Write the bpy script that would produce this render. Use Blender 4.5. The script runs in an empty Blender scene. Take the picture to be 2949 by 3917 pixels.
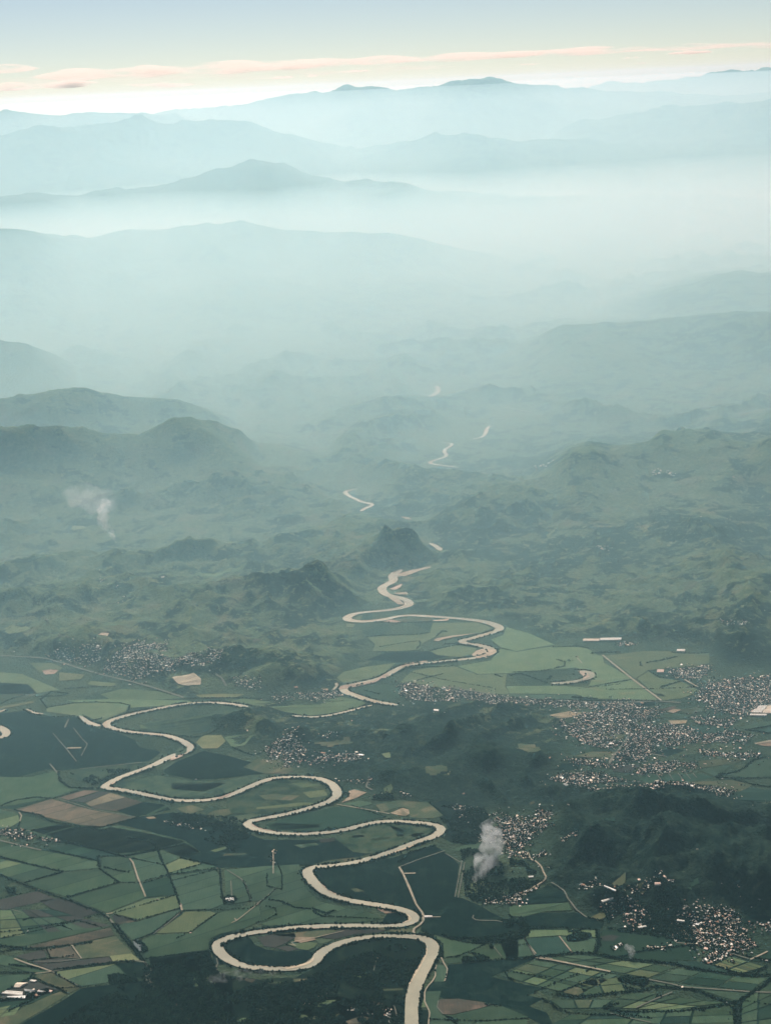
import bpy, math, random
import numpy as np
from mathutils import Matrix, Vector

random.seed(7)
rng = np.random.default_rng(7)
SC = bpy.context.scene
COL = SC.collection

# ------------------------------------------------------------------ camera
CAM_Z = 6000.0
SRC_W, SRC_H = 2949.0, 3917.0
VFOV = math.radians(36.0)
FPX = (SRC_H / 2) / math.tan(VFOV / 2)
HORIZON_SRC = 181 / 0.56471                      # height of the true horizon in the photograph, mid frame
PITCH = math.atan((SRC_H / 2 - HORIZON_SRC) / FPX)
ROLL = math.radians(2.65)
r0, u0 = np.array([1., 0, 0]), np.array([0, math.sin(PITCH), math.cos(PITCH)])
FWD = np.array([0, math.cos(PITCH), -math.sin(PITCH)])
RIGHT = math.cos(ROLL) * r0 - math.sin(ROLL) * u0
UP = math.sin(ROLL) * r0 + math.cos(ROLL) * u0
cam_data = bpy.data.cameras.new('camera')
cam = bpy.data.objects.new('camera', cam_data)
COL.objects.link(cam)
m = Matrix.Identity(4)
for i in range(3):
    m[i][0], m[i][1], m[i][2] = RIGHT[i], UP[i], -FWD[i]
m[2][3] = CAM_Z
cam.matrix_world = m
cam_data.sensor_fit = 'VERTICAL'
cam_data.angle = VFOV
cam_data.sensor_fit = 'VERTICAL'
cam_data.lens = cam_data.sensor_height / 2 / math.tan(VFOV / 2)
cam_data.clip_start = 10.0
cam_data.clip_end = 900000.0
SC.camera = cam

# ------------------------------------------------------------------ light
SUN_AZ, SUN_EL = math.radians(-8), math.radians(39)
world = bpy.data.worlds.new('World')
SC.world = world
world.use_nodes = True
wn, wl = world.node_tree.nodes, world.node_tree.links
bg = wn['Background']
sky = wn.new('ShaderNodeTexSky')
sky.sky_type = 'NISHITA'
sky.sun_disc = False
sky.sun_elevation = SUN_EL
sky.sun_rotation = SUN_AZ
sky.altitude = 3000
sky.air_density = 0.9
sky.dust_density = 1.3
sky.ozone_density = 0.0
wl.new(sky.outputs[0], bg.inputs[0])
bg.inputs[1].default_value = 0.05
sd = bpy.data.lights.new('sun', 'SUN')
sun = bpy.data.objects.new('sun', sd)
COL.objects.link(sun)
sd.energy = 5.0
sd.angle = math.radians(0.5)
sd.color = (1.0, 0.935, 0.83)
sdir = Vector((math.sin(SUN_AZ) * math.cos(SUN_EL), math.cos(SUN_AZ) * math.cos(SUN_EL), math.sin(SUN_EL)))
sun.rotation_euler = sdir.to_track_quat('Z', 'Y').to_euler()
sun.location = (0, 0, 9000)
SC.view_settings.view_transform = 'Standard'
SC.view_settings.look = 'None'
SC.view_settings.gamma = 1
SC.view_settings.use_curve_mapping = False
SC.view_settings.exposure = 0.39
SC.render.engine = 'CYCLES'
SC.cycles.volume_bounces = 2
SC.cycles.max_bounces = 6
SC.cycles.use_denoising = True

# ------------------------------------------------------------------ maths helpers
def ray(pts):
    """pixels of the photograph -> world directions (unit forward)"""
    p = np.asarray(pts, float).reshape(-1, 2)
    a = (p[:, 0] - SRC_W / 2) / FPX
    b = (SRC_H / 2 - p[:, 1]) / FPX
    d = FWD[None] + a[:, None] * RIGHT[None] + b[:, None] * UP[None]
    return d

CROPS = dict(A=(0, 3200, 1.665), B=(980, 3200, 1.665), C=(1949, 3200, 1.665), D=(0, 2600, 1.665), E=(980, 2600, 1.665),
             F=(1949, 2600, 1.665), G=(980, 1900, 1.665), H=(1949, 1900, 1.665), L=(0, 1900, 1.665), J=(1449, 1200, 1.11),
             I=(0, 1200, 1.11), W=(0, 0, 0.56459), Z=(500, 3500, 2.775), Q=(1000, 3500, 2.775), R=(1500, 3500, 2.775),
             Y=(0, 3450, 2.775), U=(2400, 3400, 3.0328))

def src(crop, pts):
    ox, oy, s = CROPS[crop]
    p = np.asarray(pts, float).reshape(-1, 2)
    return p / s + np.array([ox, oy])

def smooth(a, b, x):
    t = np.clip((x - a) / (b - a), 0, 1)
    return t * t * (3 - 2 * t)

_perm = rng.integers(0, 1 << 30, 4096)
def _grad(ix, iy, seed):
    h = (ix * 374761393 + iy * 668265263 + seed * 1442695041) & 0xffffffff
    h = ((h ^ (h >> 13)) * 1274126177) & 0xffffffff
    h = (h ^ (h >> 16)) & 0xffff
    a = h * (2 * math.pi / 65536.0)
    return np.cos(a), np.sin(a)
def perlin(x, y, seed=0):
    xi, yi = np.floor(x).astype(np.int64), np.floor(y).astype(np.int64)
    fx, fy = x - xi, y - yi
    u, v = fx * fx * fx * (fx * (fx * 6 - 15) + 10), fy * fy * fy * (fy * (fy * 6 - 15) + 10)
    def dot(ix, iy, dx, dy):
        gx, gy = _grad(ix, iy, seed)
        return gx * dx + gy * dy
    n00, n10 = dot(xi, yi, fx, fy), dot(xi + 1, yi, fx - 1, fy)
    n01, n11 = dot(xi, yi + 1, fx, fy - 1), dot(xi + 1, yi + 1, fx - 1, fy - 1)
    return ((n00 * (1 - u) + n10 * u) * (1 - v) + (n01 * (1 - u) + n11 * u) * v) * 1.5
def fbm(x, y, wl, octv=5, seed=0, gain=0.5):
    s, a, t = 0, 1, 0
    for o in range(octv):
        s = s + a * perlin(x / wl + 17.3 * o, y / wl - 9.1 * o, seed + o)
        t += a; a *= gain; wl = wl / 2.03
    return s / t
def ridged(x, y, wl, octv=6, seed=0, gain=0.52):
    wx = x + fbm(x, y, wl * 1.6, 2, seed + 50) * wl * 0.5
    wy = y + fbm(x, y, wl * 1.6, 2, seed + 60) * wl * 0.5
    s, a, t, w = 0, 1, 0, 1
    for o in range(octv):
        n = 1 - np.abs(perlin(wx / wl + 31.7 * o, wy / wl + 5.5 * o, seed + o)) * 1.6
        n = np.clip(n, 0, 1) ** 1.6
        s = s + a * n * w
        w = np.clip(n * 1.3, 0.25, 1)
        t += a; a *= gain; wl = wl / 2.1
    return s / t

# ------------------------------------------------------------------ terrain height
def zbase(d):
    k = np.clip((d - 21000) / 1000, 0, 46)
    return 12.0 * k ** 1.3

def on_base(spts):
    """photograph pixels -> points on the smooth valley surface"""
    d = ray(spts)
    hd = np.hypot(d[:, 0], d[:, 1])
    slope = -d[:, 2] / hd
    dist = CAM_Z / slope
    for _ in range(30):
        dist = 0.5 * dist + 0.5 * (CAM_Z - zbase(dist)) / slope
    return np.stack([d[:, 0] / hd * dist, d[:, 1] / hd * dist], 1)
def P(crop, pts):
    return on_base(src(crop, pts))

def resample(p, step, smooth_it=1):
    p = np.asarray(p, float)
    for _ in range(smooth_it):                       # Chaikin
        if len(p) < 3: break
        q = np.empty((2 * len(p) - 2, 2))
        q[0::2] = 0.75 * p[:-1] + 0.25 * p[1:]
        q[1::2] = 0.25 * p[:-1] + 0.75 * p[1:]
        p = np.vstack([p[:1], q, p[-1:]])
    s = np.r_[0, np.cumsum(np.hypot(*np.diff(p, axis=0).T))]
    n = max(2, int(s[-1] / step) + 1)
    t = np.linspace(0, s[-1], n)
    return np.stack([np.interp(t, s, p[:, 0]), np.interp(t, s, p[:, 1])], 1)

RIVERS = [  # (pieces traced on the photograph, river width in metres at the start and the end)
    ([('B', [(993, 1290), (990, 1194), (988, 1090), (1003, 980), (1045, 890), (1092, 800), (1128, 735), (1122, 690), (1080, 655), (1000, 640),
      (880, 636), (760, 640), (640, 655), (550, 680), (470, 710), (405, 750), (385, 790), (340, 828), (220, 848), (100, 848)]),
      ('A', [(1632, 843), (1560, 832), (1480, 802), (1410, 755), (1380, 705), (1400, 672), (1470, 645), (1560, 627)]),
      ('B', [(0, 612), (100, 600), (250, 583), (400, 575), (600, 572), (800, 574), (930, 571), (1005, 545), (1012, 520), (980, 490), (900, 463),
      (780, 440), (640, 420), (540, 400), (460, 372), (400, 330), (350, 275), (322, 230), (335, 208), (380, 197), (500, 188), (620, 172),
      (750, 138), (870, 98), (980, 55), (1080, 18)]),
      ('E', [(1140, 999), (1175, 970), (1182, 953), (1160, 937), (1110, 925), (1000, 912), (880, 905), (780, 908), (680, 930), (560, 960),
      (440, 978), (300, 988), (150, 985), (40, 968)]),
      ('D', [(1632, 958), (1590, 940), (1568, 921), (1600, 903)]),
      ('E', [(60, 884), (180, 862), (300, 835), (400, 805), (480, 775), (522, 740), (515, 705), (480, 665), (430, 640), (350, 625), (250, 622),
      (150, 625), (70, 640)]),
      ('D', [(1632, 668), (1580, 692), (1500, 728), (1420, 754), (1330, 770), (1220, 776), (1100, 770), (980, 747), (880, 724), (780, 708),
      (700, 698), (655, 684), (690, 668), (740, 637), (820, 607), (900, 580), (960, 556), (1020, 530), (1070, 500), (1130, 478), (1200, 462),
      (1215, 432), (1190, 408), (1140, 384), (1060, 357), (960, 348), (860, 340), (760, 326), (700, 308), (668, 290), (700, 265), (790, 236),
      (870, 215), (960, 198), (1050, 180), (1120, 166), (1200, 156), (1290, 150), (1380, 148), (1440, 154), (1500, 163), (1580, 175)])],
     84, 76),
    ([('E', [(230, 232), (330, 243), (430, 237), (520, 220), (600, 200), (660, 183), (740, 165)])], 60, 45),
    ([('E', [(900, 165), (820, 155), (740, 140), (690, 125), (620, 100), (570, 84)]),
      ('G', [(552, 1230), (560, 1214), (640, 1195), (740, 1175), (810, 1153), (850, 1130), (910, 1095), (960, 1078), (1050, 1065),
      (1150, 1055), (1250, 1045), (1350, 1035), (1430, 1025), (1495, 1005), (1510, 985), (1475, 965), (1420, 950), (1330, 938), (1300, 928),
      (1320, 917), (1380, 905), (1440, 885), (1520, 865), (1553, 845), (1535, 825), (1480, 805), (1400, 790), (1300, 780), (1200, 772),
      (1100, 765), (980, 758), (900, 764), (820, 785), (760, 793), (680, 800), (600, 793), (572, 782), (590, 762), (640, 745), (700, 738),
      (790, 731), (880, 722), (940, 708), (985, 690), (960, 660), (890, 642), (830, 630), (798, 605), (800, 578), (850, 555), (882, 535),
      (866, 512), (890, 485), (925, 463)])], 84, 100),
    ([('G', [(1110, 452), (1070, 462), (1000, 480), (940, 500), (885, 512)])], 90, 110),
    ([('G', [(1175, 345), (1150, 320), (1105, 298)])], 80, 60),
    ([('G', [(985, 150), (955, 138), (925, 134)])], 60, 50),
    ([('G', [(665, 95), (690, 78), (730, 62), (748, 52), (700, 42), (660, 32), (630, 15), (596, 3)]),
      ('I', [(1490, 780), (1455, 757), (1520, 745)])], 60, 60),
    ([('J', [(340, 655), (290, 648), (230, 641), (208, 632), (270, 615), (292, 603), (272, 585), (300, 566), (318, 553), (255, 548)])], 62, 55),
    ([('J', [(390, 535), (445, 526), (455, 500), (460, 483), (488, 477)])], 60, 60),
    ([('J', [(198, 360), (225, 350), (245, 338), (255, 322), (240, 308)])], 90, 90),
    ([('J', [(525, 403), (548, 398), (600, 412), (650, 420)])], 45, 40),
    ([('D', [(-60, 225), (0, 208), (40, 192)])], 60, 50),
    ([('D', [(-60, 375), (20, 372), (50, 350), (30, 320), (-20, 298), (-80, 290)])], 90, 90),
    ([('D', [(640, 298), (595, 288), (555, 272), (535, 250), (510, 234)])], 90, 40),
    ([('D', [(280, 222), (235, 218), (200, 208), (172, 190)])], 45, 40),
    ([('H', [(265, 1192), (330, 1190), (400, 1184), (470, 1170), (515, 1150), (520, 1130), (490, 1117), (445, 1113)])], 110, 70),
]
river_lines = []
for pieces, w0, w1 in RIVERS:
    q = np.vstack([P(c, pts) for c, pts in pieces])
    q = resample(q, 45, 2)
    river_lines.append((q, np.linspace(w0, w1, len(q))))
_rp = np.vstack([q[::2] for q, _ in river_lines])

GX0, GY0, GS = -12000.0, 4000.0, 60.0
GNX, GNY = 400, 700
_gx, _gy = np.meshgrid(GX0 + GS * np.arange(GNX), GY0 + GS * np.arange(GNY))

def inpoly(px, py, poly):
    inside = np.zeros(px.shape, bool)
    n = len(poly); j = n - 1
    for i in range(n):
        xi, yi = poly[i]; xj, yj = poly[j]
        if yi != yj:
            c = ((yi > py) != (yj > py)) & (px < (xj - xi) * (py - yi) / (yj - yi) + xi)
            inside ^= c
        j = i
    return inside
def blur(a, k):
    for ax in (0, 1):
        for _ in range(2):
            c = np.cumsum(np.pad(a, [(k + 1, k) if i == ax else (0, 0) for i in (0, 1)], mode='edge'), axis=ax)
            a = (np.take(c, np.arange(2 * k + 1, c.shape[ax]), ax) - np.take(c, np.arange(0, c.shape[ax] - 2 * k - 1), ax)) / (2 * k + 1)
    return a
def sample(grid, x, y):
    fx = np.clip((x - GX0) / GS, 0, GNX - 1.001); fy = np.clip((y - GY0) / GS, 0, GNY - 1.001)
    ix, iy = fx.astype(int), fy.astype(int)
    u, v = fx - ix, fy - iy
    return ((grid[iy, ix] * (1 - u) + grid[iy, ix + 1] * u) * (1 - v) + (grid[iy + 1, ix] * (1 - u) + grid[iy + 1, ix + 1] * u) * v)

FLATS = [[(-900, 1405), (0, 1412), (180, 1428), (390, 1500), (430, 1522), (540, 1508), (470, 1550), (450, 1575), (500, 1600), (600, 1625), (700, 1678), (800, 1700),
          (900, 1742), (1000, 1765), (1120, 1745), (1205, 1780), (1180, 1850), (1180, 1935), (1240, 1965), (1330, 1995), (1450, 2015),
          (1560, 1975), (1665, 1990), (2300, 1990), (2600, 2500), (-1200, 2500)],
         [(400, 1500), (560, 1488), (740, 1488), (728, 1440), (790, 1395), (780, 1360), (735, 1345), (735, 1312), (830, 1300), (900, 1318), (1100, 1338),
          (1200, 1380), (1280, 1370), (1540, 1400), (1560, 1440), (2300, 1400), (2300, 1730), (1665, 1735), (1450, 1700), (1300, 1712), (1200, 1690),
          (1190, 1640), (1240, 1580), (1180, 1528), (1050, 1512), (900, 1520), (830, 1530), (700, 1542), (600, 1510), (540, 1505), (430, 1520)]]
flat = np.zeros(_gx.shape)
for poly in FLATS:
    flat[inpoly(_gx, _gy, P('W', poly))] = 1
_hill = 1 - blur(flat, 3)
_hill = smooth(0.3, 1.0, _hill)
# distance to the rivers
_dist = np.full(_gx.shape, 1e9)
_cells = {}
for px, py in _rp:
    ix, iy = int((px - GX0) / GS), int((py - GY0) / GS)
    R = 22
    x0_, x1_, y0_, y1_ = max(0, ix - R), min(GNX, ix + R), max(0, iy - R), min(GNY, iy + R)
    if x0_ < x1_ and y0_ < y1_:
        s_ = (slice(y0_, y1_), slice(x0_, x1_))
        _dist[s_] = np.minimum(_dist[s_], np.hypot(_gx[s_] - px, _gy[s_] - py))
_riv = smooth(110, 900, _dist)
_hill = _hill * _riv

HILLS = [  # crop, base pixel, height, radius x, radius y, sharpness
    ('W', (560, 1562), 230, 520, 330, 1.7), ('W', (640, 1575), 120, 420, 300, 1.7),
    ('W', (868, 1218), 560, 520, 560, 1.5), ('W', (800, 1245), 260, 500, 420, 1.5), ('W', (690, 1292), 250, 560, 480, 1.3),
    ('W', (600, 1300), 100, 560, 420, 1.4), ('W', (1125, 1110), 330, 620, 700, 1.6), ('W', (1030, 1135), 160, 700, 500, 1.6),
    ('W', (1400, 1775), 190, 360, 330, 1.8), ('W', (1490, 1765), 190, 420, 330, 1.8), ('W', (1260, 1800), 120, 400, 300, 1.6),
    ('W', (1460, 1850), 300, 420, 420, 1.3), ('W', (1310, 1850), 200, 380, 280, 1.3), ('W', (1600, 1900), 360, 380, 420, 1.3), ('W', (1540, 1930), 180, 260, 260, 1.3),
    ('W', (960, 1600), 110, 700, 400, 1.5), ('W', (1080, 1650), 130, 600, 350, 1.5), ('W', (900, 1680), 100, 500, 250, 1.5),
    ('W', (650, 1470), 130, 450, 250, 1.6), ('W', (560, 1440), 120, 500, 300, 1.6),
    ('W', (1000, 1290), 170, 800, 420, 1.5), ('W', (760, 1100), 200, 700, 600, 1.5), ('W', (600, 1080), 260, 900, 600, 1.5),
    ('W', (1350, 1060), 300, 900, 900, 1.4), ('W', (1500, 1000), 300, 900, 700, 1.4),
]
_hp = [(P(c, [b])[0], h, rx, ry, k) for c, b, h, rx, ry, k in HILLS]

RANGES = [  # crest as seen on the photograph, distance of the ridge in metres, front width
    ([(-260, 880), (-80, 862), (0, 850), (60, 834), (125, 826), (200, 844), (260, 865), (330, 860), (380, 858), (430, 870), (470, 892), (520, 935)], 27500, 1900),
    ([(-60, 925), (60, 905), (160, 915), (300, 935), (380, 912), (470, 910), (520, 925), (560, 960)], 25200, 1600),
    ([(-260, 745), (0, 738), (60, 746), (110, 768), (170, 800)], 33000, 3000),
    ([(1130, 1040), (1200, 985), (1232, 960), (1275, 952), (1320, 963), (1400, 965), (1430, 944), (1530, 938), (1570, 944), (1620, 952), (1700, 940), (1900, 920)], 23500, 2200),
    ([(1440, 960), (1500, 925), (1560, 902), (1600, 908), (1665, 884), (1900, 860)], 26000, 2000),
    ([(1150, 720), (1280, 675), (1380, 640), (1460, 612), (1550, 589), (1600, 583), (1640, 592), (1720, 580), (1950, 560)], 38500, 4200),
    ([(1250, 700), (1400, 690), (1500, 680), (1600, 672), (1900, 660)], 33000, 3000),
    ([(-250, 488), (0, 494), (60, 499), (130, 513), (190, 517), (250, 504), (340, 498), (430, 488), (520, 484), (620, 494), (760, 498), (900, 515), (1050, 545), (1200, 590), (1300, 630)], 45500, 5500),
    ([(-250, 410), (0, 420), (100, 417), (170, 425), (260, 405), (340, 397), (440, 380), (500, 362), (550, 350), (610, 358), (660, 375), (740, 393),
      (850, 388), (930, 403), (1050, 410), (1200, 420), (1400, 420), (1540, 422), (1665, 430), (1950, 425)], 53500, 6000),
    ([(700, 340), (850, 310), (940, 292), (1010, 282), (1060, 290), (1140, 300), (1300, 305), (1665, 310), (1950, 310)], 60500, 6000),
    ([(-250, 300), (0, 286), (100, 270), (190, 262), (290, 254), (370, 263), (490, 259), (560, 272), (650, 290), (720, 305), (800, 330)], 61500, 6000),
    ([(1250, 265), (1400, 240), (1550, 222), (1665, 210), (1950, 200)], 64000, 6000),
    ([(-250, 242), (0, 242), (100, 241), (200, 240), (240, 238), (330, 243), (430, 256), (520, 270)], 66000, 6000),
    ([(300, 250), (380, 240), (480, 225), (560, 215), (620, 201), (700, 197), (750, 188), (800, 186), (840, 190), (960, 180), (1010, 171), (1060, 162), (1100, 172),
      (1160, 184), (1220, 190), (1245, 186), (1300, 194), (1450, 197), (1560, 200), (1665, 202), (1950, 205)], 70000, 6000),
    ([(1250, 188), (1300, 178), (1400, 171), (1500, 161), (1600, 149), (1665, 140), (1950, 130)], 78000, 6000),
]
_rg = []
for pts, D, W in RANGES:
    d = ray(src('W', pts))
    hd = np.hypot(d[:, 0], d[:, 1])
    _rg.append((np.arctan2(d[:, 0], d[:, 1]), d[:, 2] / hd, D, W))

def height(x, y):
    d = np.hypot(x, y); az = np.arctan2(x, y)
    front = smooth(4000, 7000, y)
    inr = (y < GY0 + GS * (GNY - 2)) & (y > GY0) & (np.abs(x) < 11900)
    hm = np.where(inr, sample(_hill, x, y), 1.0)
    hm = np.where((y > 40000), np.maximum(hm, smooth(40000, 45000, y)), hm)
    near = smooth(11000, 24000, d)
    amp = 265 + 175 * near + 250 * smooth(24000, 45000, d)
    n = ridged(x, y, 3900, 8, 3, 0.56)
    n2 = ridged(x, y, 700, 5, 21)
    z = zbase(d) + hm * (amp * (n - 0.25) + (60 + 90 * (1 - smooth(11500, 18000, d))) * (n2 - 0.3) + 48 * fbm(x, y, 300, 4, 61) + 40)
    z = np.maximum(z, zbase(d) + np.where(hm > 0.02, 2.0 * hm, 0))
    add = 0
    for (c, h, rx, ry, k) in _hp:
        t = np.hypot((x - c[0]) / rx, (y - c[1]) / ry)
        m_ = t < 3.2
        if np.any(m_):
            g = h * np.exp(-np.clip(t, 0, 6) ** k) * (0.72 + 0.45 * n2)
            add = np.maximum(add, g)
    z = z + add * np.clip(_clip_river(x, y, inr), 0, 1)
    rv = _clip_river(x, y, inr)
    for azs, Hs, D, W in _rg:
        wob = fbm(x, y, W * 1.6, 3, 90) * W * 0.5
        H = CAM_Z + np.interp(az, azs, Hs) * (D + wob)
        da = np.maximum(azs[0] - az, az - azs[-1])
        H = H - zbase(D)
        if D == 66000: da = az - azs[-1]
        if D == 78000: da = azs[0] - az
        H = H * np.exp(-(np.clip(da, 0, 9) / math.radians(2.2)) ** 2)
        t = (d - D - wob)
        t = np.where(t < 0, -t / W, t / (W * 0.8))
        prof = np.exp(-np.clip(t, 0, 6) ** 1.35)
        jag = (n - 0.45) * (0.25 if D > 30000 else 0.42) * (np.minimum(np.abs(H), 2500) + 700) + (n2 - 0.4) * 0.04 * (np.minimum(np.abs(H), 1500) + 900)
        zr = zbase(d) + prof * H * rv + jag * prof * np.clip(1.2 - prof, 0.42, 1) + 0.055 * np.minimum(np.abs(H), 2600) * (ridged(x, y, 2300, 4, 33) - 0.45) * prof
        z = np.maximum(z, np.where(prof > 0.01, zr, -1e9))
    z = np.minimum(z, 6080)
    behind = 1 - smooth(3000, 6000, d)
    z = z * (1 - behind)
    z = np.where(y < 0, 0, z)
    return z
def _clip_river(x, y, inr):
    return np.where(inr, smooth(0, 0.5, sample(_riv, x, y)), 1.0)

# ------------------------------------------------------------------ mesh helpers
def link(o, parent=None, **props):
    COL.objects.link(o)
    if parent: o.parent = parent
    for k, v in props.items(): o[k] = v
    return o
def mesh_np(name, verts, faces, mat=None, smooth_shade=False, mats=None, midx=None):
    """faces: (n,k) array of equal sized faces"""
    me = bpy.data.meshes.new(name)
    verts = np.asarray(verts, np.float32); faces = np.asarray(faces, np.int32)
    me.vertices.add(len(verts)); me.vertices.foreach_set('co', verts.ravel())
    k = faces.shape[1]
    me.loops.add(faces.size); me.loops.foreach_set('vertex_index', faces.ravel())
    me.polygons.add(len(faces))
    me.polygons.foreach_set('loop_start', np.arange(0, faces.size, k, dtype=np.int32))
    if midx is not None: me.polygons.foreach_set('material_index', np.asarray(midx, np.int32))
    me.update(calc_edges=True)
    for mm in (mats or ([mat] if mat else [])): me.materials.append(mm)
    me.polygons.foreach_set('use_smooth', np.full(len(faces), smooth_shade))
    return me

class NT:
    def __init__(s, name):
        s.mat = bpy.data.materials.new(name); s.mat.use_nodes = True
        s.t = s.mat.node_tree; s.n, s.l = s.t.nodes, s.t.links
        s.bsdf = s.n['Principled BSDF']; s.out = s.n['Material Output']
    def new(s, t, **kw):
        nd = s.n.new(t)
        for k, v in kw.items(): setattr(nd, k, v)
        return nd
    def set(s, sock, v):
        if hasattr(v, 'links') or hasattr(v, 'is_output'): s.l.new(v, sock)
        else: sock.default_value = v
    def pos(s, sx=1, sy=1, rot=0):
        g = s.new('ShaderNodeNewGeometry'); mp = s.new('ShaderNodeMapping')
        s.l.new(g.outputs['Position'], mp.inputs[0]); mp.inputs['Scale'].default_value = (sx, sy, 1); mp.inputs['Rotation'].default_value = (0, 0, rot)
        return mp.outputs[0]
    def noise(s, wl, detail=3, rough=0.5, vec=None, dist=0):
        nd = s.new('ShaderNodeTexNoise'); nd.inputs['Scale'].default_value = 1.0 / wl
        nd.inputs['Detail'].default_value = detail; nd.inputs['Roughness'].default_value = rough; nd.inputs['Distortion'].default_value = dist
        s.l.new(vec if vec is not None else s.pos(), nd.inputs['Vector'])
        return nd.outputs['Fac']
    def ramp(s, v, a, b, lo=0.0, hi=1.0):
        nd = s.new('ShaderNodeMapRange', interpolation_type='SMOOTHSTEP')
        s.set(nd.inputs[0], v); s.set(nd.inputs[1], a); s.set(nd.inputs[2], b); s.set(nd.inputs[3], lo); s.set(nd.inputs[4], hi)
        return nd.outputs[0]
    def mix(s, f, a, b):
        nd = s.new('ShaderNodeMix', data_type='RGBA')
        s.set(nd.inputs[0], f)
        for sock, v in ((nd.inputs[6], a), (nd.inputs[7], b)):
            if isinstance(v, tuple): sock.default_value = (*v, 1)
            else: s.l.new(v, sock)
        return nd.outputs[2]
    def math(s, op, a, b=0.0):
        nd = s.new('ShaderNodeMath', operation=op); s.set(nd.inputs[0], a); s.set(nd.inputs[1], b); return nd.outputs[0]
    def mul(s, c, v):
        nd = s.new('ShaderNodeVectorMath', operation='SCALE'); s.l.new(c, nd.inputs[0]); s.set(nd.inputs['Scale'], v); return nd.outputs[0]
    def bump(s, h, dist, strength=1.0):
        nd = s.new('ShaderNodeBump'); nd.inputs['Distance'].default_value = dist; nd.inputs['Strength'].default_value = strength
        s.l.new(h, nd.inputs['Height']); s.l.new(nd.outputs[0], s.bsdf.inputs['Normal'])
    def done(s, col, rough=0.9, spec=0.0):
        if isinstance(col, tuple): s.bsdf.inputs['Base Color'].default_value = (*col, 1)
        else: s.l.new(col, s.bsdf.inputs['Base Color'])
        s.bsdf.inputs['Roughness'].default_value = rough
        s.bsdf.inputs['Specular IOR Level'].default_value = spec
        return s.mat
# ------------------------------------------------------------------ haze
def volume_mat(name, color, density, g, absorb=(0, 0, 0)):
    m_ = bpy.data.materials.new(name); m_.use_nodes = True
    n = m_.node_tree.nodes; n.remove(n['Principled BSDF'])
    v = n.new('ShaderNodeVolumePrincipled')
    v.inputs['Color'].default_value = (*color, 1); v.inputs['Density'].default_value = density
    v.inputs['Anisotropy'].default_value = g; v.inputs['Absorption Color'].default_value = (*absorb, 1)
    m_.node_tree.links.new(v.outputs[0], n['Material Output'].inputs['Volume'])
    return m_
def box_mesh(name, x0, x1, y0, y1, z0, z1, mat):
    v = [(x, y, z) for z in (z0, z1) for y in (y0, y1) for x in (x0, x1)]
    f = [(0, 2, 3, 1), (4, 5, 7, 6), (0, 1, 5, 4), (2, 6, 7, 3), (0, 4, 6, 2), (1, 3, 7, 5)]
    return mesh_np(name, v, f, mat)
def air(name, density, ext, alb, g):
    """even air: extinction and single-scattering albedo per colour"""
    c = [e * w for e, w in zip(ext, alb)]
    ab = [1.0 if 1 - ci < 1e-4 else max(0.0, 1 - e * (1 - w) / (1 - ci)) ** 2 for e, w, ci in zip(ext, alb, c)]
    return volume_mat(name, c, density, g, ab)
HZ = air('haze_air', 1 / 62000, (0.50, 0.84, 0.95), (0.87, 0.88, 0.90), 0.76)
HR = 146000
hz = link(bpy.data.objects.new('haze', box_mesh('haze', -HR, HR, -HR, HR, -30, 6150, HZ)), kind='stuff')
MZ = air('mist_air', 1 / 5000, (0.54, 0.86, 0.95), (0.945, 0.985, 0.998), 0.76)
def mist_mesh(name, prof, mat):
    """the thick low air over the far valleys: a long wedge, thin at its near end"""
    az = np.radians(np.linspace(-40, 40, 33))
    top = [[(d * math.sin(a), d * math.cos(a), z) for a in az] for d, z in prof]
    bot = [[(d * math.sin(a), d * math.cos(a), -25) for a in az] for d, z in prof]
    V = [p for row in top for p in row] + [p for row in bot for p in row]
    n, m_ = len(az), len(prof); o = n * m_
    F = []
    for i in range(m_ - 1):
        for j in range(n - 1):
            a = i * n + j
            F.append((a, a + 1, a + n + 1, a + n)); F.append((o + a, o + a + n, o + a + n + 1, o + a + 1))
    for i in range(m_ - 1):
        a = i * n; F.append((a, a + n, o + a + n, o + a)); a = i * n + n - 1; F.append((a, o + a, o + a + n, a + n))
    for j in range(n - 1):
        a = j; F.append((a, o + a, o + a + 1, a + 1)); a = (m_ - 1) * n + j; F.append((a, a + 1, o + a + 1, o + a))
    return mesh_np(name, V, F, mat)
mist = link(bpy.data.objects.new('valley_mist', mist_mesh('valley_mist', [(10200, -20), (12500, 130), (15500, 400), (20000, 760), (25000, 1200), (32000, 1900), (37000, 2500), (40500, 2800),
    (52000, 2900), (62000, 3000), (90000, 3300)], MZ)), kind='stuff')
UZ = air('upland_air', 1 / 8800, (0.54, 0.86, 0.97), (0.95, 0.985, 0.998), 0.76)
upland = link(bpy.data.objects.new('upland_mist', mist_mesh('upland_mist', [(43000, -22), (46500, 3000), (49500, 3950), (53000, 4600), (57000, 5300), (61000, 5550), (65000, 5780), (92000, 5850)], UZ)), kind='stuff')
mist['label'] = 'thick pale mist filling the low valleys beyond the river gorge'
upland['label'] = 'thin pale mist between the far blue mountain ranges'
hz['label'] = 'pale blue haze over the whole landscape'

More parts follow.
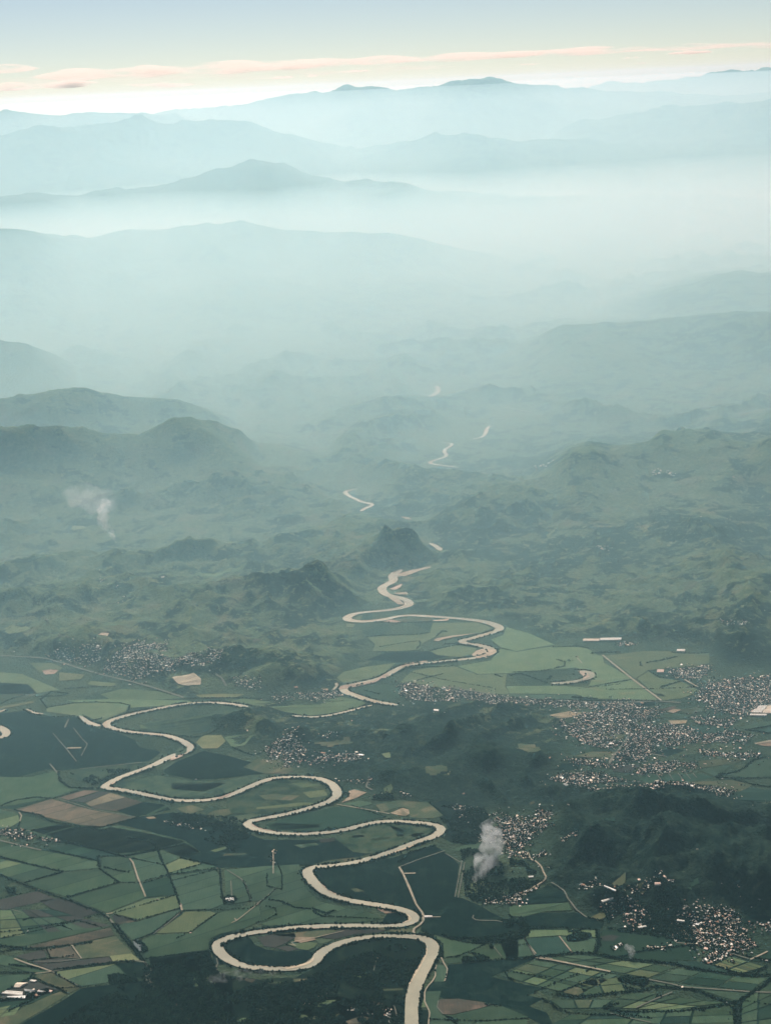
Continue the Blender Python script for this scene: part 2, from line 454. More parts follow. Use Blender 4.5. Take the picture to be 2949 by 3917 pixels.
# ------------------------------------------------------------------ ground sheet
def ground_material():
    t = NT('ground_cover')
    at = t.new('ShaderNodeAttribute', attribute_name='cover')
    sep = t.new('ShaderNodeSeparateColor'); t.l.new(at.outputs['Color'], sep.inputs[0])
    openness, dry, flatm = sep.outputs
    big = t.noise(1500, 4, 0.55)
    patch = t.noise(330, 7, 0.62, dist=0.6)
    fine = t.noise(60, 4, 0.6)
    grain = t.noise(17, 2, 0.6)
    forest = t.mix(t.ramp(patch, 0.35, 0.65), (0.006, 0.016, 0.014), (0.016, 0.032, 0.025))
    forest = t.mix(t.ramp(fine, 0.45, 0.7), forest, (0.034, 0.056, 0.038))
    past = t.mix(t.ramp(fine, 0.3, 0.7), (0.065, 0.108, 0.06), (0.135, 0.172, 0.092))
    past = t.mix(t.math('MULTIPLY', t.ramp(t.noise(420, 3, 0.5), 0.5, 0.7), dry), past, (0.18, 0.16, 0.1))
    small = t.noise(95, 4, 0.6, dist=0.8)
    thr = t.ramp(openness, 0, 1, 0.70, 0.36)
    f = t.ramp(t.math('SUBTRACT', patch, thr), -0.03, 0.05)
    col = t.mix(f, forest, past)
    col = t.mix(t.math('MULTIPLY', t.ramp(small, 0.58, 0.64), t.ramp(openness, 0.15, 0.5)), col, (0.17, 0.195, 0.10))
    col = t.mix(t.math('MULTIPLY', t.ramp(t.noise(38, 3, 0.6), 0.66, 0.7), t.ramp(openness, 0.3, 0.6)), col, (0.2, 0.19, 0.12))
    vo = t.new('ShaderNodeTexVoronoi', feature='F1'); vo.inputs['Scale'].default_value = 1 / 260
    t.l.new(t.pos(1, 0.62, 0.5), vo.inputs['Vector'])
    sv = t.new('ShaderNodeSeparateColor'); t.l.new(vo.outputs['Color'], sv.inputs[0])
    plain = t.mix(t.ramp(sv.outputs[0], 0.0, 1.0), (0.034, 0.062, 0.042), (0.07, 0.1, 0.06))
    plain = t.mix(t.ramp(fine, 0.5, 0.75), plain, (0.03, 0.055, 0.04))
    col = t.mix(flatm, col, plain)
    col = t.mix(t.ramp(grain, 0.35, 0.75, 0, 0.35), col, (0.01, 0.02, 0.016))
    hh = t.math('ADD', t.math('MULTIPLY', t.noise(40, 5, 0.65), 3.0), grain)
    t.bump(hh, 12.0, 1.0)
    return t.done(col, 1.0)

def build_ground():
    az_d = np.radians(np.linspace(-22, 22, 620))
    az_c = np.radians(np.linspace(22, 338, 80))[1:-1]
    az = np.r_[az_d, az_c]
    na = len(az)
    rr = np.r_[np.linspace(500, 7800, 9)[:-1], np.exp(np.linspace(math.log(7800), math.log(46000), 620)), np.exp(np.linspace(math.log(46000), math.log(90000), 190))[1:],
               np.array([96000.0, 110000.0, 143000.0])]
    nr = len(rr)
    A, R = np.meshgrid(az, rr)
    X, Y = R * np.sin(A), R * np.cos(A)
    Z = height(X, Y)
    V = np.stack([X, Y, Z], -1).reshape(-1, 3)
    V = np.vstack([V, [[0, 0, 0]]])
    i, j = np.meshgrid(np.arange(nr - 1), np.arange(na), indexing='ij')
    a = (i * na + j).ravel(); b = (i * na + (j + 1) % na).ravel()
    c = a + na; d = b + na
    F = np.stack([a, c, d, b], 1)
    # centre fan as degenerate quads
    fan = np.stack([np.full(na, nr * na), np.arange(na), (np.arange(na) + 1) % na], 1)
    mat = ground_material()
    quads = np.vstack([F])
    me = bpy.data.meshes.new('ground')
    nv = len(V)
    me.vertices.add(nv); me.vertices.foreach_set('co', V.astype(np.float32).ravel())
    fl = fan[:, ::-1]
    me.loops.add(quads.size + fl.size)
    me.loops.foreach_set('vertex_index', np.r_[quads.ravel(), fl.ravel()].astype(np.int32))
    me.polygons.add(len(quads) + len(fl))
    me.polygons.foreach_set('loop_start', np.r_[np.arange(0, quads.size, 4), quads.size + np.arange(0, fl.size, 3)].astype(np.int32))
    me.update(calc_edges=True)
    me.polygons.foreach_set('use_smooth', np.ones(len(me.polygons), bool))
    me.materials.append(mat)
    x, y = V[:, 0], V[:, 1]
    inr = (y < GY0 + GS * (GNY - 2)) & (y > GY0) & (np.abs(x) < 11900)
    hm = np.where(inr, sample(1 - blur(flat, 1), x, y), 1.0)
    d = np.hypot(x, y)
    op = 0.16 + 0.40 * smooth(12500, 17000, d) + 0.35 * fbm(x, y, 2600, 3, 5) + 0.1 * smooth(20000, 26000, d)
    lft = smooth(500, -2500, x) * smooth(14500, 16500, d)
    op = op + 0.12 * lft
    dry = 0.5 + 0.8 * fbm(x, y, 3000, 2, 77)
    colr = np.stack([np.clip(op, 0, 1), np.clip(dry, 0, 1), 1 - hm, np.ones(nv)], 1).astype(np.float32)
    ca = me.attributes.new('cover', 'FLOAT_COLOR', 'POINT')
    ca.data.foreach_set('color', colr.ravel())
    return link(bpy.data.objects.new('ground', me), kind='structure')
ground = build_ground()

# ------------------------------------------------------------------ river
def water_material():
    t = NT('muddy_water')
    c = t.mix(t.ramp(t.noise(700, 5, 0.55), 0.35, 0.65), (0.17, 0.17, 0.112), (0.285, 0.268, 0.178))
    t.bump(t.noise(14, 3, 0.6), 0.35, 0.4)
    return t.done(c, 0.55, 0.12)
def river_mesh():
    VV, FF, base = [], [], 0
    for k, (q, w) in enumerate(river_lines):
        tg = np.gradient(q, axis=0); tg /= np.hypot(tg[:, 0], tg[:, 1])[:, None] + 1e-9
        for _ in range(6): tg[1:-1] = (tg[:-2] + tg[1:-1] + tg[2:]) / 3
        nrm = np.stack([-tg[:, 1], tg[:, 0]], 1)
        nrm /= np.hypot(nrm[:, 0], nrm[:, 1])[:, None] + 1e-9
        s = np.arange(len(q)) * 45.0
        w = w * (0.62 + 0.5 * np.abs(tg[:, 1]) ** 1.5)
        wl_ = w / 2 * (1 + 0.4 * fbm(s, s * 0 + k, 600, 4, 11)) * np.clip(np.minimum(np.arange(len(q)), len(q) - 1 - np.arange(len(q))) / 2 + 0.35, 0, 1)
        wr_ = w / 2 * (1 + 0.4 * fbm(s, s * 0 + k, 600, 4, 13)) * np.clip(np.minimum(np.arange(len(q)), len(q) - 1 - np.arange(len(q))) / 2 + 0.35, 0, 1)
        L = q + nrm * wl_[:, None]; Rr = q - nrm * wr_[:, None]
        z = np.maximum(height(q[:, 0], q[:, 1]), np.maximum(height(L[:, 0], L[:, 1]), height(Rr[:, 0], Rr[:, 1]))) + 7.0
        n = len(q)
        VV += [np.c_[L, z], np.c_[Rr, z]]
        i = np.arange(n - 1)
        FF.append(np.stack([base + i, base + n + i, base + n + i + 1, base + i + 1], 1))
        base += 2 * n
    return mesh_np('river', np.vstack(VV), np.vstack(FF), water_material(), True)
river = link(bpy.data.objects.new('river', river_mesh()), kind='structure')
# ------------------------------------------------------------------ farmland: sheets laid on the plain
from mathutils.geometry import tessellate_polygon
def tag(o, label=None, cat=None, group=None, kind=None):
    if label: o['label'] = label
    if cat: o['category'] = cat
    if group: o['group'] = group
    if kind: o['kind'] = kind
    return o

def field_mat(name, c0, c1, furrow=0.0, patch=None, wl=160, strength=1.0):
    t = NT(name)
    oi = t.new('ShaderNodeObjectInfo')
    n = t.noise(wl, 5, 0.6, dist=0.4)
    col = t.mix(t.ramp(n, 0.32, 0.68), c0, c1)
    if patch:
        col = t.mix(t.ramp(t.noise(wl * 2.2, 4, 0.6, dist=1.2), 0.5, 0.68), col, patch)
    w = t.noise(1.0, 2, 0.5, vec=t.pos(1 / 9.0, 1 / 260.0, 0.9))
    col = t.mix(t.ramp(w, 0.35, 0.7, 0, furrow), col, tuple(c * 0.55 for c in c0))
    hs = t.new('ShaderNodeHueSaturation')
    t.l.new(col, hs.inputs['Color'])
    t.set(hs.inputs['Value'], t.ramp(oi.outputs['Random'], 0, 1, 0.8, 1.22))
    t.set(hs.inputs['Hue'], t.ramp(t.math('FRACT', t.math('MULTIPLY', oi.outputs['Random'], 7.31)), 0, 1, 0.475, 0.515))
    t.bump(t.noise(11, 3, 0.6), 1.6, strength)
    return t.done(hs.outputs[0], 1.0)
M = dict(
    green=field_mat('crop_green', (0.038, 0.072, 0.046), (0.058, 0.096, 0.060), 0.3),
    deep=field_mat('crop_deep_green', (0.02, 0.047, 0.036), (0.029, 0.06, 0.044), 0.2),
    light=field_mat('crop_light_green', (0.085, 0.128, 0.068), (0.12, 0.16, 0.085), 0.25),
    yellow=field_mat('grass_yellow', (0.11, 0.135, 0.065), (0.17, 0.18, 0.095), 0.2),
    olive=field_mat('pasture_olive', (0.045, 0.068, 0.042), (0.075, 0.09, 0.052), 0.2, (0.13, 0.12, 0.075)),
    brown=field_mat('ploughed_brown', (0.055, 0.056, 0.044), (0.085, 0.078, 0.058), 0.35, (0.14, 0.115, 0.085)),
    tan=field_mat('dry_tan_earth', (0.13, 0.112, 0.08), (0.20, 0.165, 0.115), 0.3, (0.09, 0.09, 0.068), 120),
    plum=field_mat('bare_earth', (0.040, 0.044, 0.040), (0.056, 0.056, 0.050), 0.3),
    soil=field_mat('pale_soil', (0.22, 0.18, 0.125), (0.34, 0.27, 0.19), 0.35, (0.12, 0.115, 0.08), 90),
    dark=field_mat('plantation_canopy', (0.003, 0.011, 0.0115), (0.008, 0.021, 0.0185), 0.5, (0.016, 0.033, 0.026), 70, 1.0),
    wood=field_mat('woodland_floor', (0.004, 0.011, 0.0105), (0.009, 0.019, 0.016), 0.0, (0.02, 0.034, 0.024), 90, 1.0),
    sand=field_mat('river_sand', (0.36, 0.305, 0.225), (0.48, 0.40, 0.30), 0.0, None, 60),
    mix=field_mat('mixed_pasture', (0.026, 0.052, 0.035), (0.06, 0.085, 0.05), 0.1, (0.012, 0.028, 0.022), 110),
    lines=field_mat('field_margin', (0.007, 0.02, 0.017), (0.011, 0.028, 0.022), 0.0),
)
LAYER = dict(base=0.8, dark=1.8, field=3.0, clear=4.6, bar=9.0)
ALL_DARK = []
def sheet(name, w, mat, z=3.0, parent=None, rough=0.0, step=45, label=None):
    w = np.asarray(w, float)
    pts = []
    n = len(w)
    for i in range(n):
        a, b = w[i], w[(i + 1) % n]
        L = np.hypot(*(b - a)); k = max(1, int(L / step)) if rough else 1
        for q in range(k):
            pts.append(a + (b - a) * q / k)
    pts = np.array(pts)
    if rough:
        s = rng.integers(0, 999)
        pts = pts + rough * np.stack([fbm(pts[:, 0], pts[:, 1], step * 4, 3, int(s)), fbm(pts[:, 0], pts[:, 1], step * 4, 3, int(s) + 9)], 1)
    zz = height(pts[:, 0], pts[:, 1]) + z
    co = [Vector((p[0], p[1], 0)) for p in pts]
    tri = tessellate_polygon([co])
    if not tri: return None
    c = pts.mean(0); zc = float(zz.min())
    V = np.c_[pts - c, zz - zc]
    tri = np.array(tri)
    a_, b_, c_ = V[tri[:, 0]], V[tri[:, 1]], V[tri[:, 2]]
    flip = ((b_[:, 0] - a_[:, 0]) * (c_[:, 1] - a_[:, 1]) - (b_[:, 1] - a_[:, 1]) * (c_[:, 0] - a_[:, 0])) < 0
    tri[flip] = tri[flip][:, ::-1]
    me = mesh_np(name, V, tri, mat)
    o = link(bpy.data.objects.new(name, me), parent)
    o.location = (c[0], c[1], zc)
    if label: o['label'] = label
    return o
FM = {}
def fpoly(crop, pts, m_, name='field', layer='field', rough=0.0, label=None):
    return sheet(name, P(crop, pts), M[m_], LAYER[layer], ground, rough, 45, label)

# woods and plantations first (dark sheets), then the fields
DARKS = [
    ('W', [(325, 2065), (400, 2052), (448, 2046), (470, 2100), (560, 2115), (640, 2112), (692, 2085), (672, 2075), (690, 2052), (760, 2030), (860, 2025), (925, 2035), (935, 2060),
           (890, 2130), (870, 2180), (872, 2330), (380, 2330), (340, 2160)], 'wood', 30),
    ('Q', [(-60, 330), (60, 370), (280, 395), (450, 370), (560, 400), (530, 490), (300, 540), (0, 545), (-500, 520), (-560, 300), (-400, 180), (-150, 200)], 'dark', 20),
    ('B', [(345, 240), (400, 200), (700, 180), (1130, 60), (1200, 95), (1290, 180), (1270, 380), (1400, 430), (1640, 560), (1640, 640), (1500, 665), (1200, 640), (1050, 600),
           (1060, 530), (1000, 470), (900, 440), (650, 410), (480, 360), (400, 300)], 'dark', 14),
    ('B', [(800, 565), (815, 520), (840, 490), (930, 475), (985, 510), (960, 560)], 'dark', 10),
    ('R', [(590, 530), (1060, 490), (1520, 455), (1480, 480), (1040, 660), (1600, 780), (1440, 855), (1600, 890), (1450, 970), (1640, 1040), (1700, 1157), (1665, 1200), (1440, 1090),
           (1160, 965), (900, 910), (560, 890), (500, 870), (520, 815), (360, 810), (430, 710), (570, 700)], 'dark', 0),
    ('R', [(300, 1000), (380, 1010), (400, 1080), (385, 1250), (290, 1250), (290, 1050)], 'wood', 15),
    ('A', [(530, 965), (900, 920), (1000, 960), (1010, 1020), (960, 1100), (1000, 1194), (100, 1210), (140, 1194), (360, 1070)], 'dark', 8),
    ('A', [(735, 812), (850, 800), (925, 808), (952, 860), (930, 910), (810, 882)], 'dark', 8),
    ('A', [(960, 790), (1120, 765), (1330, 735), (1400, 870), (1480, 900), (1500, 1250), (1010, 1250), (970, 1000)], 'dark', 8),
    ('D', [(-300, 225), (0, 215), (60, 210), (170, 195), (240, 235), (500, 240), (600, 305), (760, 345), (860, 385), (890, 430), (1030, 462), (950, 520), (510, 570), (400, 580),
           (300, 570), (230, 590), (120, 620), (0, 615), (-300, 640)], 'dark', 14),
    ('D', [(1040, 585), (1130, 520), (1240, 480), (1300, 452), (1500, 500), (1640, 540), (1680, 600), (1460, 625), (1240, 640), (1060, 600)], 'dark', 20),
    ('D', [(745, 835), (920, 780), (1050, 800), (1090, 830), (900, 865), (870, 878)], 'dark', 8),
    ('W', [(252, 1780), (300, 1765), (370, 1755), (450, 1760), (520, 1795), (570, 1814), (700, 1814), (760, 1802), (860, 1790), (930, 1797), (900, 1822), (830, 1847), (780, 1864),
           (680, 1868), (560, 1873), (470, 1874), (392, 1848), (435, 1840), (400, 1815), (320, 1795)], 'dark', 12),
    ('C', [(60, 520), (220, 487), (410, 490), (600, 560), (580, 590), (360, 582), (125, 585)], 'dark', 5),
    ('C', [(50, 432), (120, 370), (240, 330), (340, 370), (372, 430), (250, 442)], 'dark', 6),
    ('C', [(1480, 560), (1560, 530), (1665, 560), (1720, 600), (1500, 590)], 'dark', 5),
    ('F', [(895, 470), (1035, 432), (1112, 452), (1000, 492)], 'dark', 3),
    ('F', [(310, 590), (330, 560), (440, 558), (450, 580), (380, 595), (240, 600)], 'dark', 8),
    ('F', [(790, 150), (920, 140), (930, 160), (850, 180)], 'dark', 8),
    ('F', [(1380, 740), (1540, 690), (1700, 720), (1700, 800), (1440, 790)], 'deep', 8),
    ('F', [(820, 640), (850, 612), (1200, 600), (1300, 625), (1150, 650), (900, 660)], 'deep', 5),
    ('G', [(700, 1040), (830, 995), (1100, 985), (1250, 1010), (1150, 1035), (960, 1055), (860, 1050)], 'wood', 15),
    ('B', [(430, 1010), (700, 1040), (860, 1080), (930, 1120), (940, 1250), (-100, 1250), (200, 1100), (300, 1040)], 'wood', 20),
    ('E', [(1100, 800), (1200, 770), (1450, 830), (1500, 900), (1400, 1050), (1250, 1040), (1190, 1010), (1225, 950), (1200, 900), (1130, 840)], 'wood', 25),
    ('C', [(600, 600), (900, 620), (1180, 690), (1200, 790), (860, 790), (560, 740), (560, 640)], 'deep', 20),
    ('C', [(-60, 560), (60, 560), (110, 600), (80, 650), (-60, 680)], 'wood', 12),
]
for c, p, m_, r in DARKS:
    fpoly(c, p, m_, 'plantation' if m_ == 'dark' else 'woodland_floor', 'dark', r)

FIELDS = [
    ('A', [(-300, -20), (0, 35), (260, 90), (620, 150), (640, 200), (400, 222), (0, 130), (-300, 60)], 'green'),
    ('A', [(-300, 70), (0, 142), (400, 232), (160, 290), (0, 238), (-300, 140)], 'green'),
    ('A', [(172, 296), (410, 234), (635, 210), (755, 293), (430, 385), (252, 333)], 'green'),
    ('A', [(655, 133), (775, 130), (825, 145), (870, 288), (768, 290), (650, 205)], 'green'),
    ('A', [(445, 395), (765, 302), (882, 302), (930, 388), (685, 486)], 'green'),
    ('A', [(845, 142), (1045, 186), (1075, 243), (892, 286)], 'green'),
    ('A', [(892, 297), (1078, 257), (1115, 368), (935, 390)], 'deep'),
    ('A', [(705, 486), (932, 400), (1122, 378), (1145, 452), (885, 535)], 'light'),
    ('A', [(740, 560), (880, 545), (1145, 465), (1148, 490), (960, 618), (850, 662)], 'green'),
    ('A', [(1060, 183), (1150, 140), (1375, 190), (1390, 205), (1084, 242)], 'green'),
    ('A', [(1092, 253), (1383, 212), (1405, 290), (1428, 430), (1340, 463), (1168, 468), (1122, 350)], 'green'),
    ('A', [(1175, 480), (1338, 478), (1376, 490), (1215, 610), (990, 618), (1162, 500)], 'light'),
    ('A', [(1388, 490), (1648, 427), (1665, 540), (1560, 585), (1400, 622), (1335, 655), (1325, 722), (1200, 738), (935, 778), (875, 680), (970, 632), (1220, 617)], 'green'),
    ('A', [(1432, 215), (1665, 192), (1905, 178), (1925, 250), (1945, 330), (2025, 412), (2200, 455), (2400, 500), (2440, 530), (2300, 545), (2000, 562), (1700, 570), (1670, 560), (1660, 415),
           (1600, 410), (1440, 435)], 'green'),
    ('A', [(780, 125), (1000, 90), (1180, 42), (1280, 98), (1200, 125), (1150, 138), (1045, 180)], 'green'),
    ('A', [(450, 45), (760, 110), (1000, 85), (1180, 36), (1080, 5), (700, -60), (400, -80), (200, -40)], 'green'),
    ('A', [(270, 85), (450, 55), (770, 118), (640, 128), (615, 148)], 'deep'),
    ('A', [(430, 395), (640, 480), (520, 520), (330, 460), (250, 410), (380, 395)], 'plum'),
    ('A', [(0, 405), (240, 350), (360, 400), (160, 440), (30, 470), (-100, 440)], 'plum'),
    ('A', [(715, 505), (770, 500), (878, 530), (740, 552), (728, 530)], 'plum'),
    ('A', [(720, 560), (820, 535), (885, 538), (740, 568)], 'brown'),
    ('A', [(0, 655), (380, 568), (500, 540), (705, 575), (420, 640), (150, 700), (0, 695)], 'green'),
    ('A', [(200, 700), (430, 643), (705, 582), (730, 630), (440, 690), (180, 712)], 'brown'),
    ('A', [(450, 698), (735, 635), (845, 745), (700, 765), (528, 780)], 'olive'),
    ('A', [(100, 765), (280, 722), (300, 770), (190, 790)], 'plum'), ('A', [(285, 722), (450, 700), (512, 778), (320, 768)], 'brown'),
    ('A', [(195, 800), (340, 775), (515, 785), (240, 815)], 'plum'),
    ('A', [(245, 820), (695, 768), (718, 800), (520, 825), (340, 853)], 'plum'),
    ('A', [(0, 750), (85, 772), (225, 822), (325, 862), (210, 868), (0, 815), (-200, 790), (-200, 740)], 'green'),
    ('A', [(702, 764), (840, 748), (893, 790), (722, 799)], 'yellow'),
    ('A', [(345, 865), (728, 815), (800, 880), (680, 932), (522, 955)], 'green'),
    ('A', [(345, 868), (515, 965), (435, 1003), (230, 895), (240, 880)], 'olive'),
    ('A', [(0, 885), (200, 880), (185, 905), (0, 1000), (-200, 1050), (-200, 880)], 'green'),
    ('A', [(385, 990), (430, 1010), (330, 1075), (150, 1180), (60, 1230), (-200, 1230), (-200, 1100), (0, 1100), (120, 1110), (300, 1020)], 'olive'),
    ('A', [(0, 1040), (60, 1035), (190, 1000), (300, 965), (380, 985), (240, 1050), (80, 1100), (-100, 1110)], 'deep'),
    ('A', [(210, 915), (380, 980), (200, 1040), (0, 1060), (20, 1000), (100, 950)], 'plum'),
    ('D', [(-300, 650), (0, 622), (200, 622), (370, 582), (380, 640), (400, 665), (500, 700), (330, 752), (100, 800), (0, 808), (-300, 800)], 'green'),
    ('D', [(330, 762), (590, 832), (868, 880), (620, 950), (95, 832)], 'tan'),
    ('D', [(385, 752), (540, 706), (640, 710), (440, 768)], 'tan'),
    ('D', [(450, 773), (560, 742), (645, 714), (700, 720), (540, 785)], 'plum'), ('D', [(545, 787), (705, 722), (910, 782), (742, 838), (600, 822)], 'tan'),
    ('D', [(-300, 820), (0, 830), (115, 855), (130, 905), (60, 945), (0, 940), (-300, 930)], 'green'),
    ('D', [(0, 815), (90, 805), (325, 758), (90, 825)], 'deep'),
    ('D', [(140, 862), (330, 912), (620, 960), (760, 932), (960, 985), (1190, 1035), (1280, 1100), (1160, 1135), (1020, 1080), (780, 1120), (430, 1040), (240, 1000), (130, 960)], 'green'),
    ('D', [(300, 180), (480, 150), (700, 150), (820, 170), (800, 205), (640, 265), (560, 240), (300, 205)], 'light'),
    ('D', [(0, 175), (215, 138), (220, 150), (60, 178), (0, 190), (-200, 200)], 'yellow'),
    ('L', [(380, 1120), (540, 1135), (520, 1165), (380, 1175)], 'yellow'), ('L', [(580, 1175), (740, 1190), (720, 1218), (560, 1195)], 'light'),
    ('L', [(190, 1060), (330, 1060), (400, 1090), (360, 1125), (260, 1120)], 'light'), ('L', [(0, 1120), (140, 1130), (260, 1180), (380, 1230), (200, 1260), (0, 1260)], 'light'),
    ('L', [(270, 1108), (330, 1100), (375, 1108), (350, 1130), (290, 1135)], 'soil'),
    ('L', [(780, 1225), (1000, 1240), (1170, 1285), (900, 1300), (700, 1290), (640, 1260)], 'light'), ('L', [(1250, 1265), (1400, 1258), (1560, 1262), (1500, 1280), (1280, 1285)], 'yellow'),
    ('L', [(420, 1300), (700, 1290), (1200, 1300), (1280, 1320), (830, 1345), (560, 1320)], 'light'),
    ('D', [(0, 20), (180, 30), (240, 90), (160, 130), (0, 150), (-200, 150), (-200, 10)], 'olive'),
    ('D', [(900, 285), (960, 270), (1320, 240), (1420, 170), (1540, 190), (1360, 270), (1340, 330), (1200, 360), (980, 330)], 'mix'),
    ('D', [(1000, 310), (1330, 280), (1250, 350), (1040, 335)], 'light'),
    ('D', [(1250, 400), (1300, 355), (1410, 368), (1440, 400), (1390, 440), (1290, 440)], 'yellow'), ('D', [(1430, 380), (1620, 385), (1560, 430), (1480, 440)], 'light'),
    ('D', [(890, 290), (990, 290), (980, 312), (900, 312)], 'light'),
    ('D', [(740, 660), (1000, 610), (1230, 650), (1470, 640), (1665, 605), (1600, 670), (1480, 720), (1330, 752), (1100, 748), (900, 712), (760, 690)], 'mix'),
    ('D', [(1080, 620), (1230, 655), (1450, 660), (1300, 715), (1100, 700)], 'olive'),
    ('D', [(1290, 885), (1350, 840), (1500, 815), (1520, 840), (1440, 870)], 'olive'), ('D', [(1450, 900), (1500, 870), (1665, 845), (1665, 885), (1560, 910), (1480, 925)], 'olive'),
    ('D', [(930, 862), (1060, 800), (1080, 808), (1000, 845), (950, 878)], 'green'), ('D', [(930, 880), (980, 874), (1000, 885), (950, 890)], 'soil'),
    ('D', [(1120, 820), (1220, 800), (1300, 830), (1200, 860)], 'olive'), ('D', [(1340, 1090), (1450, 1060), (1465, 1070), (1370, 1100)], 'light'),
    ('D', [(1430, 1110), (1570, 1105), (1560, 1120), (1420, 1125)], 'olive'),
    ('D', [(450, 575), (700, 550), (950, 530), (900, 570), (690, 630), (600, 660), (500, 640), (420, 620)], 'mix'),
    ('E', [(10, 690), (80, 650), (250, 632), (400, 652), (465, 700), (470, 755), (380, 810), (150, 845), (0, 860), (-160, 850), (-190, 780), (-80, 720)], 'mix'),
    ('E', [(20, 740), (120, 730), (280, 740), (220, 770), (60, 765)], 'olive'), ('E', [(0, 815), (330, 780), (400, 790), (200, 830), (0, 855)], 'light'),
    ('E', [(220, 660), (350, 655), (420, 675), (300, 690)], 'light'), ('E', [(300, 720), (440, 700), (455, 740), (340, 755)], 'light'),
    ('E', [(590, 712), (625, 702), (705, 722), (640, 755), (545, 785), (590, 745)], 'soil'),
    ('E', [(852, 852), (930, 820), (970, 830), (978, 855), (955, 870), (900, 865)], 'soil'),
    ('E', [(760, 800), (900, 775), (1100, 785), (1130, 810), (1190, 865), (1130, 885), (985, 880), (975, 825), (930, 810), (800, 845)], 'olive'),
    ('E', [(545, 795), (660, 770), (745, 790), (650, 815), (740, 838)], 'green'), ('E', [(60, 925), (150, 895), (500, 812), (600, 815), (740, 848), (840, 870), (700, 895), (560, 940), (420, 962), (300, 965), (100, 955)], 'deep'),
    ('E', [(60, 940), (130, 915), (400, 925), (410, 940), (200, 958)], 'green'),
    ('E', [(640, 955), (760, 920), (1000, 925), (1130, 945), (1150, 965), (1020, 1030), (900, 1080), (700, 1110), (620, 1100), (500, 1010)], 'mix'),
    ('E', [(840, 935), (870, 932), (950, 965), (910, 975)], 'light'), ('E', [(990, 985), (1080, 975), (1040, 1000), (985, 1010)], 'light'), ('E', [(730, 1012), (850, 1005), (855, 1018), (735, 1028)], 'olive'),
    ('E', [(400, 1015), (500, 1010), (500, 1030), (410, 1040)], 'plum'), ('E', [(550, 1045), (615, 1035), (618, 1050), (560, 1058)], 'olive'), ('E', [(240, 1055), (380, 1040), (400, 1055), (290, 1075)], 'mix'),
    ('E', [(890, 988), (940, 985), (935, 1005), (895, 1000)], 'brown'), ('E', [(610, 995), (680, 990), (690, 1002), (615, 1008)], 'light'),
    ('E', [(0, 510), (140, 510), (240, 570), (210, 600), (60, 600), (-80, 560)], 'olive'), ('E', [(60, 570), (180, 560), (240, 590), (120, 600)], 'brown'),
    ('E', [(810, 710), (860, 700), (870, 720), (840, 755), (820, 735)], 'light'), ('E', [(1190, 645), (1240, 625), (1230, 645)], 'yellow'),
    ('E', [(800, 490), (850, 485), (860, 515), (825, 515)], 'light'), ('E', [(1220, 180), (1300, 170), (1300, 200), (1230, 205)], 'olive'),
    ('G', [(560, 1125), (700, 1085), (890, 1060), (820, 1120), (780, 1150), (560, 1188), (515, 1160)], 'light'),
    ('G', [(645, 1222), (830, 1195), (920, 1225), (915, 1275), (850, 1300), (770, 1290), (680, 1255)], 'green'),
    ('E', [(-80, 120), (120, 150), (330, 145), (540, 112), (620, 125), (700, 150), (640, 180), (500, 212), (330, 232), (180, 205), (0, 165), (-200, 150)], 'light'),
    ('G', [(700, 895), (950, 880), (1110, 868), (1122, 805), (1400, 802), (1505, 838), (1430, 868), (1130, 898), (1060, 935), (1040, 975), (900, 985), (740, 985), (760, 940)], 'light'),
    ('G', [(850, 790), (980, 770), (1120, 775), (1105, 795), (940, 800)], 'olive'), ('G', [(1110, 985), (1250, 945), (1400, 965), (1395, 1000), (1300, 1022), (1150, 1010)], 'light'),
    ('G', [(620, 770), (680, 755), (660, 790), (620, 790)], 'light'), ('G', [(570, 810), (630, 812), (620, 835), (575, 835)], 'yellow'),
    ('H', [(-20, 832), (120, 870), (290, 945), (180, 960), (40, 985), (-60, 960), (-120, 910), (-40, 880)], 'light'),
    ('H', [(-60, 970), (40, 990), (300, 950), (490, 965), (560, 1010), (590, 1020), (600, 1060), (780, 1160), (500, 1210), (540, 1140), (420, 1090), (200, 1110), (20, 1125), (-200, 1130), (-330, 1080), (-120, 1045)], 'light'),
    ('H', [(610, 1015), (700, 1005), (850, 985), (1000, 985), (1270, 1002), (1270, 1060), (1180, 1080), (880, 1105), (800, 1160)], 'light'),
    ('H', [(810, 1160), (885, 1112), (930, 1150), (1080, 1172), (1210, 1240), (1100, 1285), (975, 1298)], 'light'),
    ('H', [(500, 1215), (780, 1168), (940, 1295), (500, 1288), (420, 1260), (0, 1255), (-20, 1210), (250, 1205)], 'light'),
    ('H', [(-700, 1185), (-620, 1110), (-400, 1070), (-340, 1085), (-210, 1135), (-20, 1130), (-30, 1210), (0, 1258), (-100, 1262), (-500, 1210)], 'light'),
    ('H', [(-20, 1262), (410, 1265), (400, 1295), (0, 1290), (-300, 1250)], 'green'),
    ('H', [(690, 1250), (800, 1245), (790, 1262), (720, 1265)], 'yellow'), ('H', [(480, 1215), (540, 1210), (600, 1238), (540, 1235)], 'yellow'), ('H', [(670, 1028), (760, 1018), (780, 1030), (700, 1038)], 'yellow'),
    ('B', [(1090, 622), (1220, 657), (1430, 692), (1500, 690), (1340, 745), (1200, 772), (1188, 740), (1172, 680)], 'green'),
    ('B', [(1210, 780), (1345, 750), (1480, 790), (1320, 800), (1215, 812)], 'green'), ('B', [(1350, 742), (1510, 692), (1665, 665), (1665, 782), (1490, 788)], 'green'),
    ('R', [(472, 540), (556, 538), (588, 600), (555, 710), (442, 712), (462, 640)], 'green'),
    ('R', [(352, 815), (518, 812), (495, 895), (478, 985), (540, 1062), (640, 1085), (760, 1250), (410, 1250), (400, 1040), (350, 950)], 'green'),
